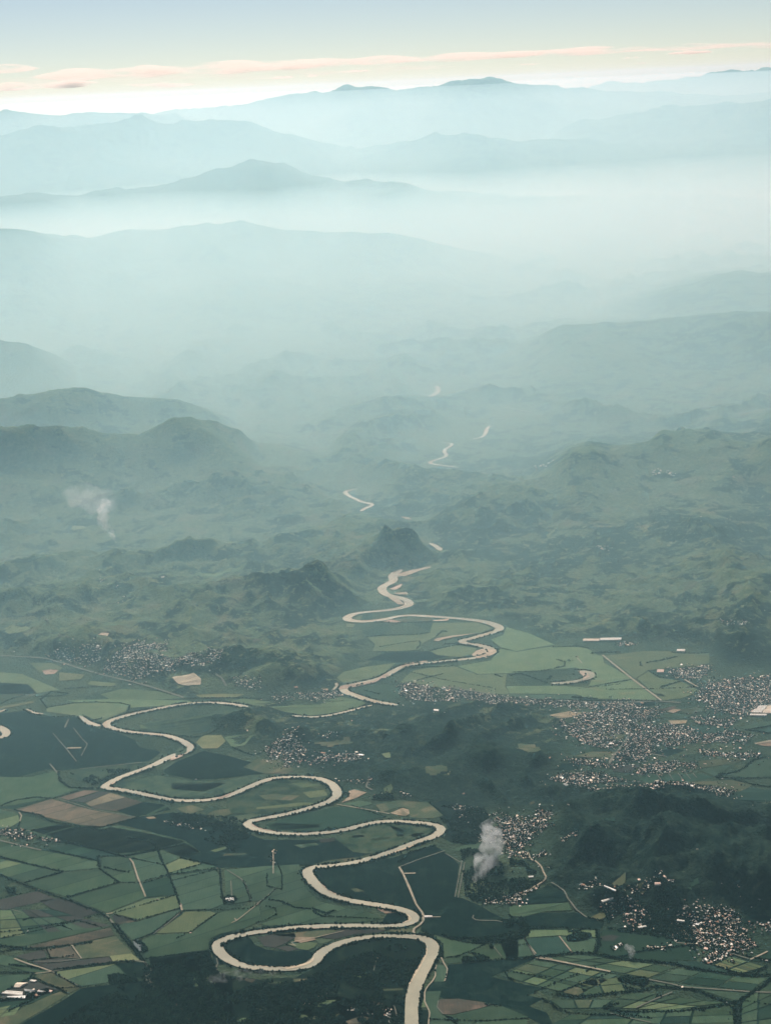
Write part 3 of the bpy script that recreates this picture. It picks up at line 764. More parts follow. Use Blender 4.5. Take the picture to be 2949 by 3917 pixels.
    ('R', [(505, 898), (700, 892), (950, 928), (1050, 958), (900, 1000), (640, 1060), (540, 1055), (485, 975)], 'brown'),
    ('R', [(545, 1068), (640, 1066), (900, 1005), (1060, 965), (1170, 972), (1440, 1085), (1430, 1100), (980, 1125), (880, 1130), (780, 1250)], 'green'),
    ('R', [(800, 1250), (900, 1136), (1425, 1105), (1430, 1250)], 'green'),
    ('R', [(400, 545), (440, 500), (465, 530), (440, 590), (400, 590)], 'deep'), ('R', [(310, 900), (345, 920), (375, 985), (305, 985)], 'light'),
    ('Q', [(-30, 240), (100, 212), (350, 195), (370, 240), (260, 300), (140, 350), (30, 330)], 'plum'), ('Q', [(110, 208), (350, 188), (880, 150), (600, 240), (350, 290), (370, 240), (180, 225)], 'olive'),
    ('Q', [(620, 240), (880, 152), (1180, 145), (1340, 165), (1200, 195), (980, 205), (780, 260)], 'plum'), ('Q', [(1150, 142), (1590, 150), (1600, 190), (1350, 188), (1340, 168)], 'olive'),
    ('Q', [(280, 310), (520, 290), (600, 300), (560, 345), (490, 378), (400, 365)], 'light'), ('Q', [(360, 240), (560, 240), (570, 270), (420, 300), (360, 280)], 'soil'),
    ('Q', [(150, 350), (270, 330), (390, 365), (280, 392)], 'plum'), ('Q', [(560, 255), (770, 265), (640, 310), (600, 290)], 'olive'),
    ('Q', [(1050, 640), (1090, 602), (1150, 605), (1140, 640), (1070, 690), (1040, 665), (940, 650)], 'light'), ('Q', [(570, 975), (660, 915), (800, 905), (740, 950), (640, 982)], 'light'),
    ('Q', [(1290, 790), (1500, 778), (1510, 800), (1300, 810)], 'olive'), ('Q', [(1145, 935), (1200, 918), (1300, 945), (1250, 970)], 'brown'), ('Q', [(480, 750), (700, 745), (850, 830), (830, 845), (680, 815), (600, 800)], 'mix'),
    ('Q', [(400, 1060), (480, 1065), (520, 1110), (430, 1130), (400, 1120)], 'light'), ('Q', [(470, 1120), (600, 1060), (670, 1090), (520, 1157), (450, 1157)], 'olive'), ('Q', [(700, 1095), (820, 1050), (840, 1065), (740, 1110)], 'olive'),
    ('Q', [(820, 1157), (1050, 1080), (1220, 1105), (1130, 1157)], 'brown'), ('Q', [(0, 980), (60, 990), (40, 1020), (0, 1020)], 'olive'), ('Q', [(100, 1000), (170, 965), (160, 985), (110, 1025)], 'light'),
    ('Q', [(60, 712), (240, 708), (260, 725), (80, 735)], 'olive'), ('Q', [(340, 680), (510, 682), (420, 705), (350, 712)], 'olive'), ('Q', [(1440, 618), (1485, 620), (1465, 655)], 'light'),
    ('Z', [(668, 632), (720, 628), (720, 760), (665, 762)], 'light'), ('Z', [(782, 640), (885, 622), (898, 742), (788, 742)], 'light'),
    ('Z', [(1100, 672), (1200, 672), (1335, 690), (1290, 722)], 'brown'), ('Z', [(1100, 1140), (1200, 1095), (1280, 1105), (1200, 1142)], 'light'), ('Z', [(1310, 1010), (1390, 968), (1445, 1000), (1400, 1020)], 'olive'),
    ('Z', [(300, 880), (390, 885), (500, 940), (560, 1010), (440, 1030), (340, 960)], 'brown'), ('Z', [(440, 1060), (520, 1040), (640, 1110), (700, 1157), (560, 1157), (480, 1120)], 'brown'),
    ('Z', [(0, 1090), (220, 1080), (330, 1110), (320, 1140), (100, 1130), (0, 1140)], 'brown'), ('Z', [(80, 880), (130, 880), (120, 920), (70, 910)], 'olive'), ('Z', [(700, 1120), (900, 1125), (980, 1140), (720, 1157)], 'olive'),
    ('C', [(0, 445), (370, 438), (395, 480), (220, 480), (80, 515), (0, 505)], 'green'), ('C', [(130, 597), (555, 602), (550, 645), (320, 632), (108, 645)], 'light'),
    ('C', [(100, 655), (312, 640), (398, 742), (172, 768)], 'deep'), ('C', [(326, 638), (548, 655), (535, 738), (402, 738)], 'green'), ('C', [(-60, 680), (90, 655), (155, 770), (-20, 778)], 'green'),
    ('C', [(0, 610), (60, 600), (90, 640), (0, 665)], 'olive'), ('C', [(570, 745), (860, 792), (1190, 800), (1480, 882), (1200, 848), (1060, 822), (860, 785)], 'deep'),
    ('C', [(900, 918), (1540, 998), (1450, 1048), (1340, 1020), (1200, 972), (940, 948)], 'green'), ('C', [(640, 630), (700, 640), (660, 670), (580, 665), (580, 640)], 'plum'),
    ('C', [(510, 525), (590, 505), (640, 520), (560, 545)], 'yellow'), ('C', [(645, 350), (738, 310), (735, 370), (690, 375)], 'olive'), ('C', [(760, 400), (850, 395), (870, 425), (790, 435)], 'yellow'),
    ('C', [(1240, 1130), (1400, 1120), (1350, 1180), (1200, 1170)], 'deep'), ('C', [(1620, 530), (1720, 535), (1720, 560), (1640, 550)], 'green'), ('C', [(1600, 740), (1760, 710), (1760, 800), (1540, 800)], 'deep'),
    ('B', [(1370, 320), (1385, 262), (1450, 280), (1495, 322)], 'yellow'), ('B', [(1340, 370), (1360, 340), (1400, 338), (1415, 368)], 'light'), ('B', [(1230, 90), (1330, 55), (1430, 50), (1400, 85), (1300, 95)], 'green'),
    ('B', [(760, 460), (850, 465), (900, 485), (820, 492)], 'soil'), ('B', [(605, 335), (640, 330), (690, 350), (630, 355)], 'olive'),
    ('B', [(360, 180), (480, 150), (660, 130), (760, 100), (740, 130), (600, 170), (470, 185)], 'olive'),
    ('F', [(1195, 578), (1420, 540), (1340, 605), (1310, 612)], 'green'), ('F', [(1350, 600), (1500, 570), (1540, 520), (1720, 490), (1720, 610), (1500, 625)], 'green'), ('F', [(1200, 520), (1420, 500), (1500, 505), (1430, 535), (1210, 565)], 'olive'),
    ('F', [(980, 665), (1200, 655), (1400, 642), (1545, 672), (1450, 728), (1240, 690), (1100, 690)], 'olive'), ('F', [(1440, 305), (1665, 262), (1720, 262), (1720, 290), (1520, 318)], 'green'), ('F', [(1530, 325), (1720, 295), (1720, 350), (1620, 345)], 'deep'),
    ('F', [(1560, 412), (1665, 392), (1720, 390), (1720, 425), (1620, 425)], 'soil'), ('F', [(250, 232), (380, 205), (460, 215), (430, 238), (310, 255)], 'soil'), ('F', [(575, 350), (760, 318), (770, 340), (700, 378), (620, 390)], 'olive'),
    ('F', [(950, 190), (1050, 168), (1060, 178), (980, 205)], 'brown'), ('F', [(1000, 205), (1040, 188), (1090, 195), (1040, 215)], 'soil'), ('F', [(940, 215), (1160, 225), (1100, 250), (960, 240)], 'green'), ('F', [(1070, 190), (1200, 175), (1240, 200), (1140, 225)], 'olive'),
    ('F', [(1010, 262), (1130, 260), (1120, 280), (1030, 285)], 'soil'), ('F', [(1100, 300), (1430, 300), (1400, 340), (1200, 340)], 'deep'), ('F', [(630, 275), (820, 265), (800, 290), (680, 300)], 'olive'),
    ('F', [(530, 470), (690, 468), (660, 520), (400, 515), (470, 490)], 'olive'), ('F', [(640, 560), (840, 545), (760, 600), (660, 590)], 'plum'), ('F', [(500, 10), (620, 0), (600, 20)], 'yellow'),
    ('F', [(1600, 800), (1665, 785), (1720, 790), (1720, 830), (1640, 820)], 'olive'), ('F', [(880, 100), (960, 90), (1000, 110)], 'light'),
]
def cut(poly, n, lo, hi):
    """the part of a polygon between two parallel lines"""
    for sgn, lim in ((1, lo), (-1, -hi)):
        out = []
        for i in range(len(poly)):
            a, b = poly[i], poly[(i + 1) % len(poly)]
            da, db = sgn * (a @ n) - lim, sgn * (b @ n) - lim
            if da >= 0: out.append(a)
            if da * db < 0: out.append(a + (b - a) * da / (da - db))
        poly = out
        if len(poly) < 3: return []
    return poly
_l = P('A', [(430, 390), (760, 295)]); _l = _l[1] - _l[0]; _l /= np.hypot(*_l); LANE = np.array([-_l[1], _l[0]])
KIND = dict(green='field', deep='field', light='field', olive='meadow', mix='meadow', yellow='meadow', wood='woodland_floor', dark='plantation')
n_strip = 0
for c, p, m_ in FIELDS:
    lay = LAYER['field' if m_ not in ('yellow', 'soil') else 'clear']
    nm = KIND.get(m_, 'bare_field')
    w = P(c, p)
    if c in 'AD' and m_ in ('green', 'deep', 'tan') and n_strip < 230 and np.hypot(*w.mean(0)) < 13500:
        t_ = w @ LANE; lo, hi = t_.min(), t_.max()
        k = max(1, int((hi - lo) / 150)); e = np.linspace(lo, hi, k + 1); e[1:-1] += rng.uniform(-40, 40, k - 1) if k > 1 else 0
        sheet('field_margin', w, M['lines'], LAYER['base'] + 0.9, ground)
        for a_, b_ in zip(e[:-1], e[1:]):
            q_ = cut(list(w), LANE, a_ + (3.5 if a_ > lo else 0), b_ - (3.5 if b_ < hi else 0))
            if len(q_) >= 3: sheet(nm, q_, M[m_ if rng.random() < .9 else {'green': 'light', 'deep': 'green', 'tan': 'brown'}[m_]], lay, ground); n_strip += 1
    else:
        sheet(nm, w, M[m_], lay, ground, 0 if c in 'ACRU' else 8)

GRIDS = [  # crop, quad (far left, far right, near right, near left), columns, rows, materials
    ('A', [(0, 470), (330, 465), (720, 572), (0, 650)], 5, 3, ['green', 'light', 'green', 'deep', 'plum', 'light']),
    ('C', [(450, 755), (1050, 835), (885, 905), (190, 775)], 4, 2, ['green', 'light', 'green', 'light']),
    ('C', [(155, 790), (690, 885), (430, 1020), (-60, 890)], 4, 4, ['green', 'green', 'light', 'olive']),
    ('C', [(1062, 840), (1640, 908), (1540, 988), (892, 910)], 3, 2, ['deep', 'deep', 'green']),
    ('C', [(760, 985), (1370, 1062), (1000, 1108), (600, 1092)], 4, 2, ['green', 'green', 'light']),
    ('C', [(250, 1042), (660, 1040), (590, 1095), (330, 1100)], 3, 1, ['green', 'olive']),
    ('C', [(380, 1138), (1420, 1078), (1435, 1230), (200, 1230)], 5, 3, ['green', 'green', 'deep']),
    ('C', [(1475, 1050), (1720, 900), (1720, 1230), (1462, 1230)], 2, 4, ['green', 'deep', 'green']),
    ('C', [(1400, 772), (1625, 838), (1470, 880), (1290, 825)], 2, 6, ['yellow', 'olive', 'light']),
    ('C', [(430, 920), (700, 900), (740, 985), (470, 1018)], 2, 2, ['green', 'green', 'light']),
    ('A', [(0, 1090), (160, 1060), (100, 1140), (-100, 1170)], 2, 3, ['olive', 'deep', 'light']),
]
for gi, (c, quad, nu, nv, mats_) in enumerate(GRIDS):
    q = P(c, quad)
    sheet('field_margin', q, M['lines'], LAYER['base'], ground)
    us = np.linspace(0, 1, nu + 1); vs = np.linspace(0, 1, nv + 1)
    us[1:-1] += rng.uniform(-.06, .06, nu - 1); vs[1:-1] += rng.uniform(-.07, .07, nv - 1) if nv > 1 else 0
    for i in range(nu):
        for j in range(nv):
            def B_(u, v): return (q[0] * (1 - u) + q[1] * u) * (1 - v) + (q[3] * (1 - u) + q[2] * u) * v
            cs = np.array([B_(us[i], vs[j]), B_(us[i + 1], vs[j]), B_(us[i + 1], vs[j + 1]), B_(us[i], vs[j + 1])])
            cc = cs.mean(0); dv = cc - cs; L = np.hypot(dv[:, 0], dv[:, 1])[:, None]
            sheet(KIND.get(mats_[0], 'field'), cs + dv / L * 9, M[mats_[int(rng.integers(len(mats_)))]], LAYER['field'] + 0.7, ground)

SANDBARS = [
    ('B', [(160, 842), (220, 838), (300, 820), (345, 800), (352, 790), (372, 775), (366, 800), (335, 822), (262, 842), (200, 850)]),
    ('D', [(1090, 500), (1140, 480), (1170, 475), (1165, 492), (1120, 510), (1085, 520)]), ('D', [(662, 280), (690, 262), (680, 305), (690, 320), (660, 300)]),
    ('D', [(1370, 762), (1420, 745), (1480, 722), (1455, 745), (1400, 766)]),
    ('G', [(905, 1085), (960, 1062), (1060, 1050), (1140, 1048), (1040, 1060), (970, 1075), (930, 1095)]), ('G', [(1375, 1010), (1400, 985), (1450, 970), (1520, 980), (1530, 1000), (1470, 1030), (1400, 1038)]),
    ('G', [(520, 1215), (560, 1205), (740, 1180), (830, 1130), (850, 1140), (760, 1185), (600, 1222), (530, 1230)]), ('G', [(1132, 918), (1150, 905), (1240, 890), (1410, 872), (1250, 900), (1190, 912), (1160, 925)]),
    ('G', [(620, 1255), (720, 1290), (810, 1318), (760, 1322), (680, 1290)]), ('G', [(1300, 925), (1400, 900), (1490, 862), (1500, 870), (1420, 905)]),
    ('G', [(810, 800), (860, 785), (925, 802), (880, 808)]), ('G', [(885, 500), (1000, 470), (1090, 456), (1010, 490), (940, 512)]), ('G', [(835, 640), (890, 645), (950, 690), (900, 690)]),
    ('G', [(870, 618), (960, 615), (970, 628), (900, 626)]), ('G', [(850, 590), (930, 560), (920, 585), (880, 600)]), ('G', [(1115, 790), (1200, 785), (1230, 778), (1220, 792), (1140, 796)]),
    ('H', [(430, 1115), (490, 1120), (510, 1150), (470, 1175), (460, 1140)]), ('G', [(920, 130), (960, 134), (985, 150), (950, 146)]), ('D', [(175, 190), (210, 208), (205, 215), (180, 200)]),
]
for c, p in SANDBARS:
    sheet('sandbar', P(c, p), M['sand'], LAYER['bar'], river, 12, 40)
_rb = np.random.default_rng(5)
for (q, w) in river_lines[:3:2]:
    n_ = len(q); i0 = 12
    while i0 < n_ - 30:
        L_ = int(_rb.integers(9, 20)); sd_ = _rb.choice([-1, 1]); seg = q[i0:i0 + L_]
        if len(seg) < 6: break
        tg = np.gradient(seg, axis=0); tg /= np.hypot(tg[:, 0], tg[:, 1])[:, None]
        turn = tg[0, 0] * tg[-1, 1] - tg[0, 1] * tg[-1, 0]
        if abs(turn) > 0.25: sd_ = np.sign(turn)          # point bars lie inside the bends
        nn_ = np.stack([-tg[:, 1], tg[:, 0]], 1) * sd_
        lw = (w[i0:i0 + len(seg)] * (0.62 + 0.5 * np.abs(tg[:, 1]) ** 1.5) / 2)[:, None]
        bulge = np.sin(np.linspace(0, math.pi, len(seg)))[:, None] * _rb.uniform(9, 26)
        poly_ = np.vstack([seg + nn_ * (lw + 5), (seg + nn_ * (lw + 5 - bulge))[::-1][1:-1]])
        sheet('sandbar', poly_, M['sand'], LAYER['bar'] - 1, river, 5, 30)
        i0 += L_ + int(_rb.integers(8, 34))
ISL = sheet('island', P('D', [(1120, 462), (1150, 436), (1200, 432), (1190, 462), (1160, 480), (1120, 490)]), M['mix'], LAYER['bar'], river, 20, 40, 'low green island in the wide bend')

# ------------------------------------------------------------------ roads and tracks
def road_mat(name, c0, c1):
    t = NT(name); t.bump(t.noise(6, 2), 0.2, 0.5)
    return t.done(t.mix(t.ramp(t.noise(70, 4, 0.6), 0.3, 0.7), c0, c1), 0.95)
RM = dict(pale=road_mat('pale_gravel', (0.24, 0.22, 0.165), (0.35, 0.31, 0.235)), grey=road_mat('grey_road', (0.11, 0.12, 0.1), (0.17, 0.17, 0.138)),
          ditch=road_mat('wet_ditch', (0.012, 0.026, 0.024), (0.02, 0.038, 0.034)))
def ribbon(name, w, width, mat, z, kind='structure', parent=None):
    q = resample(w, 35, 0)
    tg = np.gradient(q, axis=0); tg /= np.hypot(tg[:, 0], tg[:, 1])[:, None] + 1e-9
    nrm = np.stack([-tg[:, 1], tg[:, 0]], 1)
    wv = width * (1 + 0.35 * fbm(q[:, 0], q[:, 1], 120, 3, 5))[:, None] / 2
    L, R_ = q + nrm * wv, q - nrm * wv
    h = height(q[:, 0], q[:, 1]) + z
    V = np.vstack([np.c_[L, h], np.c_[R_, h]]); n = len(q); i = np.arange(n - 1)
    F = np.stack([i, n + i, n + i + 1, i + 1], 1)
    o = link(bpy.data.objects.new(name, mesh_np(name, V, F, mat)), parent)
    if kind: o['kind'] = kind
    return o
ROADS = [
    ('road', 'L', [(-200, 1010), (0, 1015), (200, 1030), (310, 1040), (400, 1062), (520, 1100), (640, 1135), (850, 1185), (1010, 1232), (1150, 1275), (1170, 1285)], 26, 'grey'),
    ('road', 'H', [(590, 1012), (780, 1165), (965, 1302)], 22, 'pale'), ('road', 'H', [(1112, 1168), (1195, 1215)], 20, 'pale'),
    ('road', 'E', [(-10, -20), (1000, 20), (1200, 45), (1450, 88), (1620, 118), (1900, 135), (2080, 145), (2300, 152), (2540, 140), (2700, 150)][2:], 24, 'grey'),
    ('road', 'F', [(770, 345), (700, 450), (660, 500), (620, 568)], 24, 'grey'), ('road', 'F', [(880, 475), (1000, 495)], 14, 'grey'),
    ('road', 'C', [(165, 775), (290, 795), (640, 865)], 17, 'pale'), ('road', 'C', [(880, 915), (1000, 938), (1110, 963), (1550, 995), (1720, 1000)], 12, 'grey'),
    ('track', 'C', [(95, 652), (165, 770)], 10, 'grey'), ('track', 'C', [(315, 640), (398, 745)], 11, 'pale'), ('track', 'C', [(805, 1095), (950, 1030), (1035, 995)], 10, 'grey'),
    ('track', 'C', [(1530, 795), (1640, 745)], 14, 'pale'), ('track', 'C', [(640, 1130), (760, 1160), (900, 1190)], 8, 'grey'), ('track', 'C', [(1060, 688), (1210, 700), (1520, 790)], 10, 'grey'),
    ('road', 'C', [(115, 120), (135, 170), (165, 180), (200, 215), (235, 300), (160, 330), (60, 390)], 14, 'pale'), ('road', 'C', [(265, 325), (340, 360), (370, 420), (420, 480), (490, 525)], 12, 'grey'),
    ('road', 'B', [(1200, 95), (1050, 145), (912, 198)], 9, 'grey'), ('road', 'B', [(910, 198), (935, 240), (975, 330), (1020, 440), (1062, 495), (1065, 540), (1040, 570), (1005, 590), (1000, 615), (1010, 640)], 17, 'pale'),
    ('track', 'B', [(1062, 518), (1175, 517)], 9, 'pale'), ('track', 'B', [(940, 240), (1015, 238)], 16, 'pale'),
    ('road', 'R', [(520, 460), (548, 520), (585, 580), (575, 660), (555, 710)], 9, 'pale'), ('road', 'R', [(470, 540), (455, 600), (462, 650), (430, 710), (380, 760), (345, 820), (345, 930), (400, 1040), (385, 1157), (385, 1250)], 9, 'pale'),
    ('track', 'R', [(478, 985), (485, 1000), (540, 1062)], 7, 'grey'), ('track', 'R', [(490, 920), (478, 985)], 7, 'grey'), ('track', 'R', [(1405, 255), (1450, 330), (1525, 420)], 9, 'pale'), ('road', 'R', [(1520, 458), (1600, 462), (1700, 478)], 14, 'pale'),
    ('track', 'R', [(1080, 350), (1160, 450)], 7, 'grey'), ('track', 'R', [(865, 10), (850, 35), (890, 65), (1100, 68), (1200, 90)], 9, 'grey'),
    ('track', 'A', [(828, 145), (850, 170), (880, 265), (930, 388)], 13, 'pale'), ('track', 'A', [(460, 695), (522, 782)], 10, 'pale'), ('track', 'A', [(522, 783), (380, 800), (220, 800)], 7, 'grey'),
    ('road', 'A', [(95, 782), (180, 815), (250, 835), (335, 865)], 13, 'pale'), ('track', 'A', [(335, 865), (520, 965)], 7, 'grey'), ('track', 'A', [(335, 865), (220, 878)], 9, 'pale'), ('track', 'A', [(335, 865), (400, 852)], 8, 'grey'),
    ('road', 'A', [(-200, -10), (0, 28), (180, 72), (265, 92)], 16, 'grey'), ('road', 'A', [(860, 795), (920, 803), (965, 850), (935, 890), (940, 940), (990, 965)], 14, 'grey'),
    ('road', 'Z', [(150, 505), (220, 600), (180, 680), (240, 740)], 14, 'grey'), ('road', 'Z', [(210, 900), (240, 960), (330, 1020), (400, 1080), (470, 1157), (520, 1230)], 16, 'grey'),
    ('track', 'A', [(1448, 218), (1540, 275), (1565, 310), (1600, 410)], 9, 'grey'), ('track', 'A', [(1472, 285), (1478, 390)], 8, 'grey'), ('track', 'A', [(1150, 430), (1162, 475)], 15, 'pale'), ('track', 'A', [(680, 497), (720, 492)], 10, 'pale'), ('track', 'A', [(685, 505), (725, 560)], 14, 'grey'),
    ('track', 'A', [(1475, 555), (1510, 540), (1655, 425)], 8, 'pale'), ('track', 'A', [(1495, 525), (1510, 542)], 9, 'pale'), ('track', 'A', [(1160, 480), (1080, 550), (980, 625)], 9, 'grey'), ('track', 'A', [(15, 520), (150, 490), (80, 470)], 6, 'grey'),
    ('track', 'A', [(1380, 780), (1390, 820), (1375, 840), (1410, 885)], 9, 'grey'), ('track', 'Z', [(487, 455), (490, 850)], 6, 'ditch'),
    ('track', 'B', [(-10, 440), (60, 395), (130, 330)], 8, 'grey'), ('track', 'B', [(110, 90), (110, 240)], 8, 'pale'), ('track', 'B', [(1310, 160), (1265, 390)], 8, 'grey'), ('track', 'B', [(1328, 168), (1285, 395)], 8, 'grey'), ('track', 'B', [(1200, 110), (1300, 170)], 6, 'grey'),
    ('track', 'B', [(770, 770), (748, 860)], 6, 'grey'), ('track', 'B', [(215, 690), (260, 705), (220, 680), (390, 645), (560, 605)], 6, 'pale'), ('track', 'Q', [(1410, 975), (1460, 1157)], 6, 'grey'), ('track', 'Q', [(1365, 1100), (1375, 1157)], 8, 'pale'),
    ('track', 'B', [(1400, 262), (1425, 320)], 16, 'ditch'), ('track', 'E', [(515, 798), (745, 838), (850, 858)], 9, 'pale'), ('track', 'D', [(125, 848), (140, 870), (130, 910)], 10, 'pale'),
    ('track', 'D', [(340, 345), (375, 385), (430, 450), (490, 525)], 9, 'grey'), ('track', 'D', [(470, 310), (525, 380), (560, 415), (520, 490)], 9, 'grey'), ('track', 'D', [(430, 440), (520, 438)], 30, 'pale'), ('track', 'D', [(440, 255), (415, 310)], 16, 'grey'),
    ('track', 'D', [(590, 828), (870, 880)], 7, 'grey'), ('track', 'D', [(380, 763), (590, 828)], 7, 'grey'), ('track', 'D', [(510, 573), (800, 542), (900, 530)], 9, 'grey'), ('track', 'D', [(320, 540), (370, 600)], 14, 'grey'),
    ('track', 'E', [(720, 635), (700, 690), (740, 710)], 18, 'grey'), ('track', 'L', [(1380, 1180), (1420, 1195), (1442, 1225)], 22, 'grey'), ('track', 'G', [(510, 1190), (515, 1210), (490, 1235)], 30, 'pale'),
    ('track', 'L', [(270, 850), (320, 900)], 22, 'grey'), ('track', 'L', [(385, 975), (450, 1003)], 20, 'grey'),
    ('road', 'F', [(1560, 412), (1665, 393), (1750, 380)], 30, 'pale'), ('track', 'F', [(530, 465), (700, 462)], 12, 'ditch'), ('track', 'H', [(430, 1030), (460, 1065)], 12, 'pale'), ('track', 'H', [(100, 1055), (155, 1090)], 9, 'grey'),
]
for name, c, p, w, m_ in ROADS:
    ribbon(name, P(c, p), w, RM[m_], 8.5)
CANALS = [
    ('C', [(1455, 1050), (1450, 1120), (1455, 1250)], 26),
    ('F', [(860, 600), (870, 640)], 1), ('F', [(930, 600), (960, 640)], 8), ('F', [(1010, 598), (1040, 645)], 8), ('F', [(1070, 600), (1100, 640)], 8), ('F', [(1120, 600), (1150, 640)], 8), ('F', [(1165, 600), (1190, 630)], 8),
]
for c, p, w in CANALS:
    if w > 1: ribbon('ditch', P(c, p), w, RM['ditch' if w > 10 else 'grey'], 8.6)

# ------------------------------------------------------------------ trees
def leaf_mat(name, a, b):
    t = NT(name)
    g = t.new('ShaderNodeObjectInfo')
    c = t.mix(t.ramp(t.noise(45, 3, 0.6), 0.35, 0.7), a, b)
    t.bump(t.noise(3, 2), 1.0, 0.6)
    return t.done(c, 1.0)
LEAF = leaf_mat('tree_leaves', (0.006, 0.017, 0.014), (0.018, 0.038, 0.024))
_a = np.arange(6) * math.pi / 3
TREE_V = np.vstack([np.c_[np.cos(_a), np.sin(_a), np.full(6, 0.48)], [[0.1, -0.05, 1.0]], [[0, 0, 0.0]]])
TREE_F = np.array([(i, (i + 1) % 6, 6) for i in range(6)] + [((i + 1) % 6, i, 7) for i in range(6)])
def blobs(name, pts, r0_, r1_, mat=LEAF, z=0.0, label=None, cat='trees', parent=None):
    pts = np.asarray(pts, float)
    n = len(pts)
    if n == 0: return None
    r = rng.uniform(r0_, r1_, n) * (0.8 + 0.5 * rng.random(n))
    h = r * rng.uniform(1.5, 2.6, n)
    th = rng.uniform(0, 6.28, n)
    V = np.repeat(TREE_V[None], n, 0)
    V = V * (1 + rng.uniform(-.22, .22, V.shape[:2]))[..., None]
    c, s = np.cos(th)[:, None], np.sin(th)[:, None]
    x = (V[..., 0] * c - V[..., 1] * s) * r[:, None] + pts[:, :1]
    y = (V[..., 0] * s + V[..., 1] * c) * r[:, None] + pts[:, 1:2]
    zz = V[..., 2] * h[:, None] + (height(pts[:, 0], pts[:, 1]) + z)[:, None]
    VV = np.stack([x, y, zz], -1).reshape(-1, 3)
    FF = (TREE_F[None] + (np.arange(n) * 8)[:, None, None]).reshape(-1, 3)
    o = link(bpy.data.objects.new(name, mesh_np(name, VV, FF, mat, True)), parent, kind='stuff')
    return tag(o, label, cat)
def along(w, spacing, spread, keep=1.0):
    q = resample(w, spacing, 0)
    q = q[rng.random(len(q)) < keep]
    return q + rng.normal(0, spread, q.shape)

bank = []
for q, w in river_lines:
    tg = np.gradient(q, axis=0); tg /= np.hypot(tg[:, 0], tg[:, 1])[:, None] + 1e-9
    nr_ = np.stack([-tg[:, 1], tg[:, 0]], 1)
    for s in (-1, 1):
        k = np.hypot(q[:, 0], q[:, 1]) < 16800
        if k.sum() < 3: continue
        e = q[k] + nr_[k] * (s * (w[k, None] * (0.62 + 0.5 * np.abs(tg[k, 1:2]) ** 1.5) / 2 + 6))
        e = resample(e, 6, 0)
        dens = fbm(e[:, 0], e[:, 1], 400, 3, 31 + s)
        e = e[(dens > -0.05) | (rng.random(len(e)) < 0.25)]
        nn = len(e)
        for sp in (7, 16, 26):
            off = rng.normal(0, sp * 0.45, (nn, 2))
            kk = rng.random(nn) < (0.75, 0.5, 0.35)[(7, 16, 26).index(sp)]
            # push away from the water: move along the outward direction
            bank.append((e + off)[kk])
bank = np.vstack(bank)
_rq = np.vstack([resample(q, 25, 0) for q, _ in river_lines if np.hypot(*q[0]) < 21000 or True])
def far_from_river(p, margin):
    out = np.ones(len(p), bool)
    cell = {}
    for i, (x, y) in enumerate((_rq / 200).astype(int)): cell.setdefault((x, y), []).append(i)
    cell = {k: (_rq[v], (_rw[v] / 2 + margin) ** 2) for k, v in cell.items()}
    ix = (p / 200).astype(int)
    for i in range(len(p)):
        for dx in (-1, 0, 1):
            for dy in (-1, 0, 1):
                c = cell.get((ix[i, 0] + dx, ix[i, 1] + dy))
                if c is not None and ((c[0][:, 0] - p[i, 0]) ** 2 + (c[0][:, 1] - p[i, 1]) ** 2 < c[1]).any():
                    out[i] = False
    return out
_rw = np.concatenate([np.interp(np.linspace(0, 1, len(resample(q, 25, 0))), np.linspace(0, 1, len(q)), w * (0.62 + 0.5 * np.abs((np.gradient(q, axis=0) / (np.hypot(*np.gradient(q, axis=0).T)[:, None] + 1e-9))[:, 1]) ** 1.5)) for q, w in river_lines])
bank = bank[far_from_river(bank, 4)]
blobs('riverside_trees', bank, 6, 10, label='dark trees lining both banks of the winding muddy river')

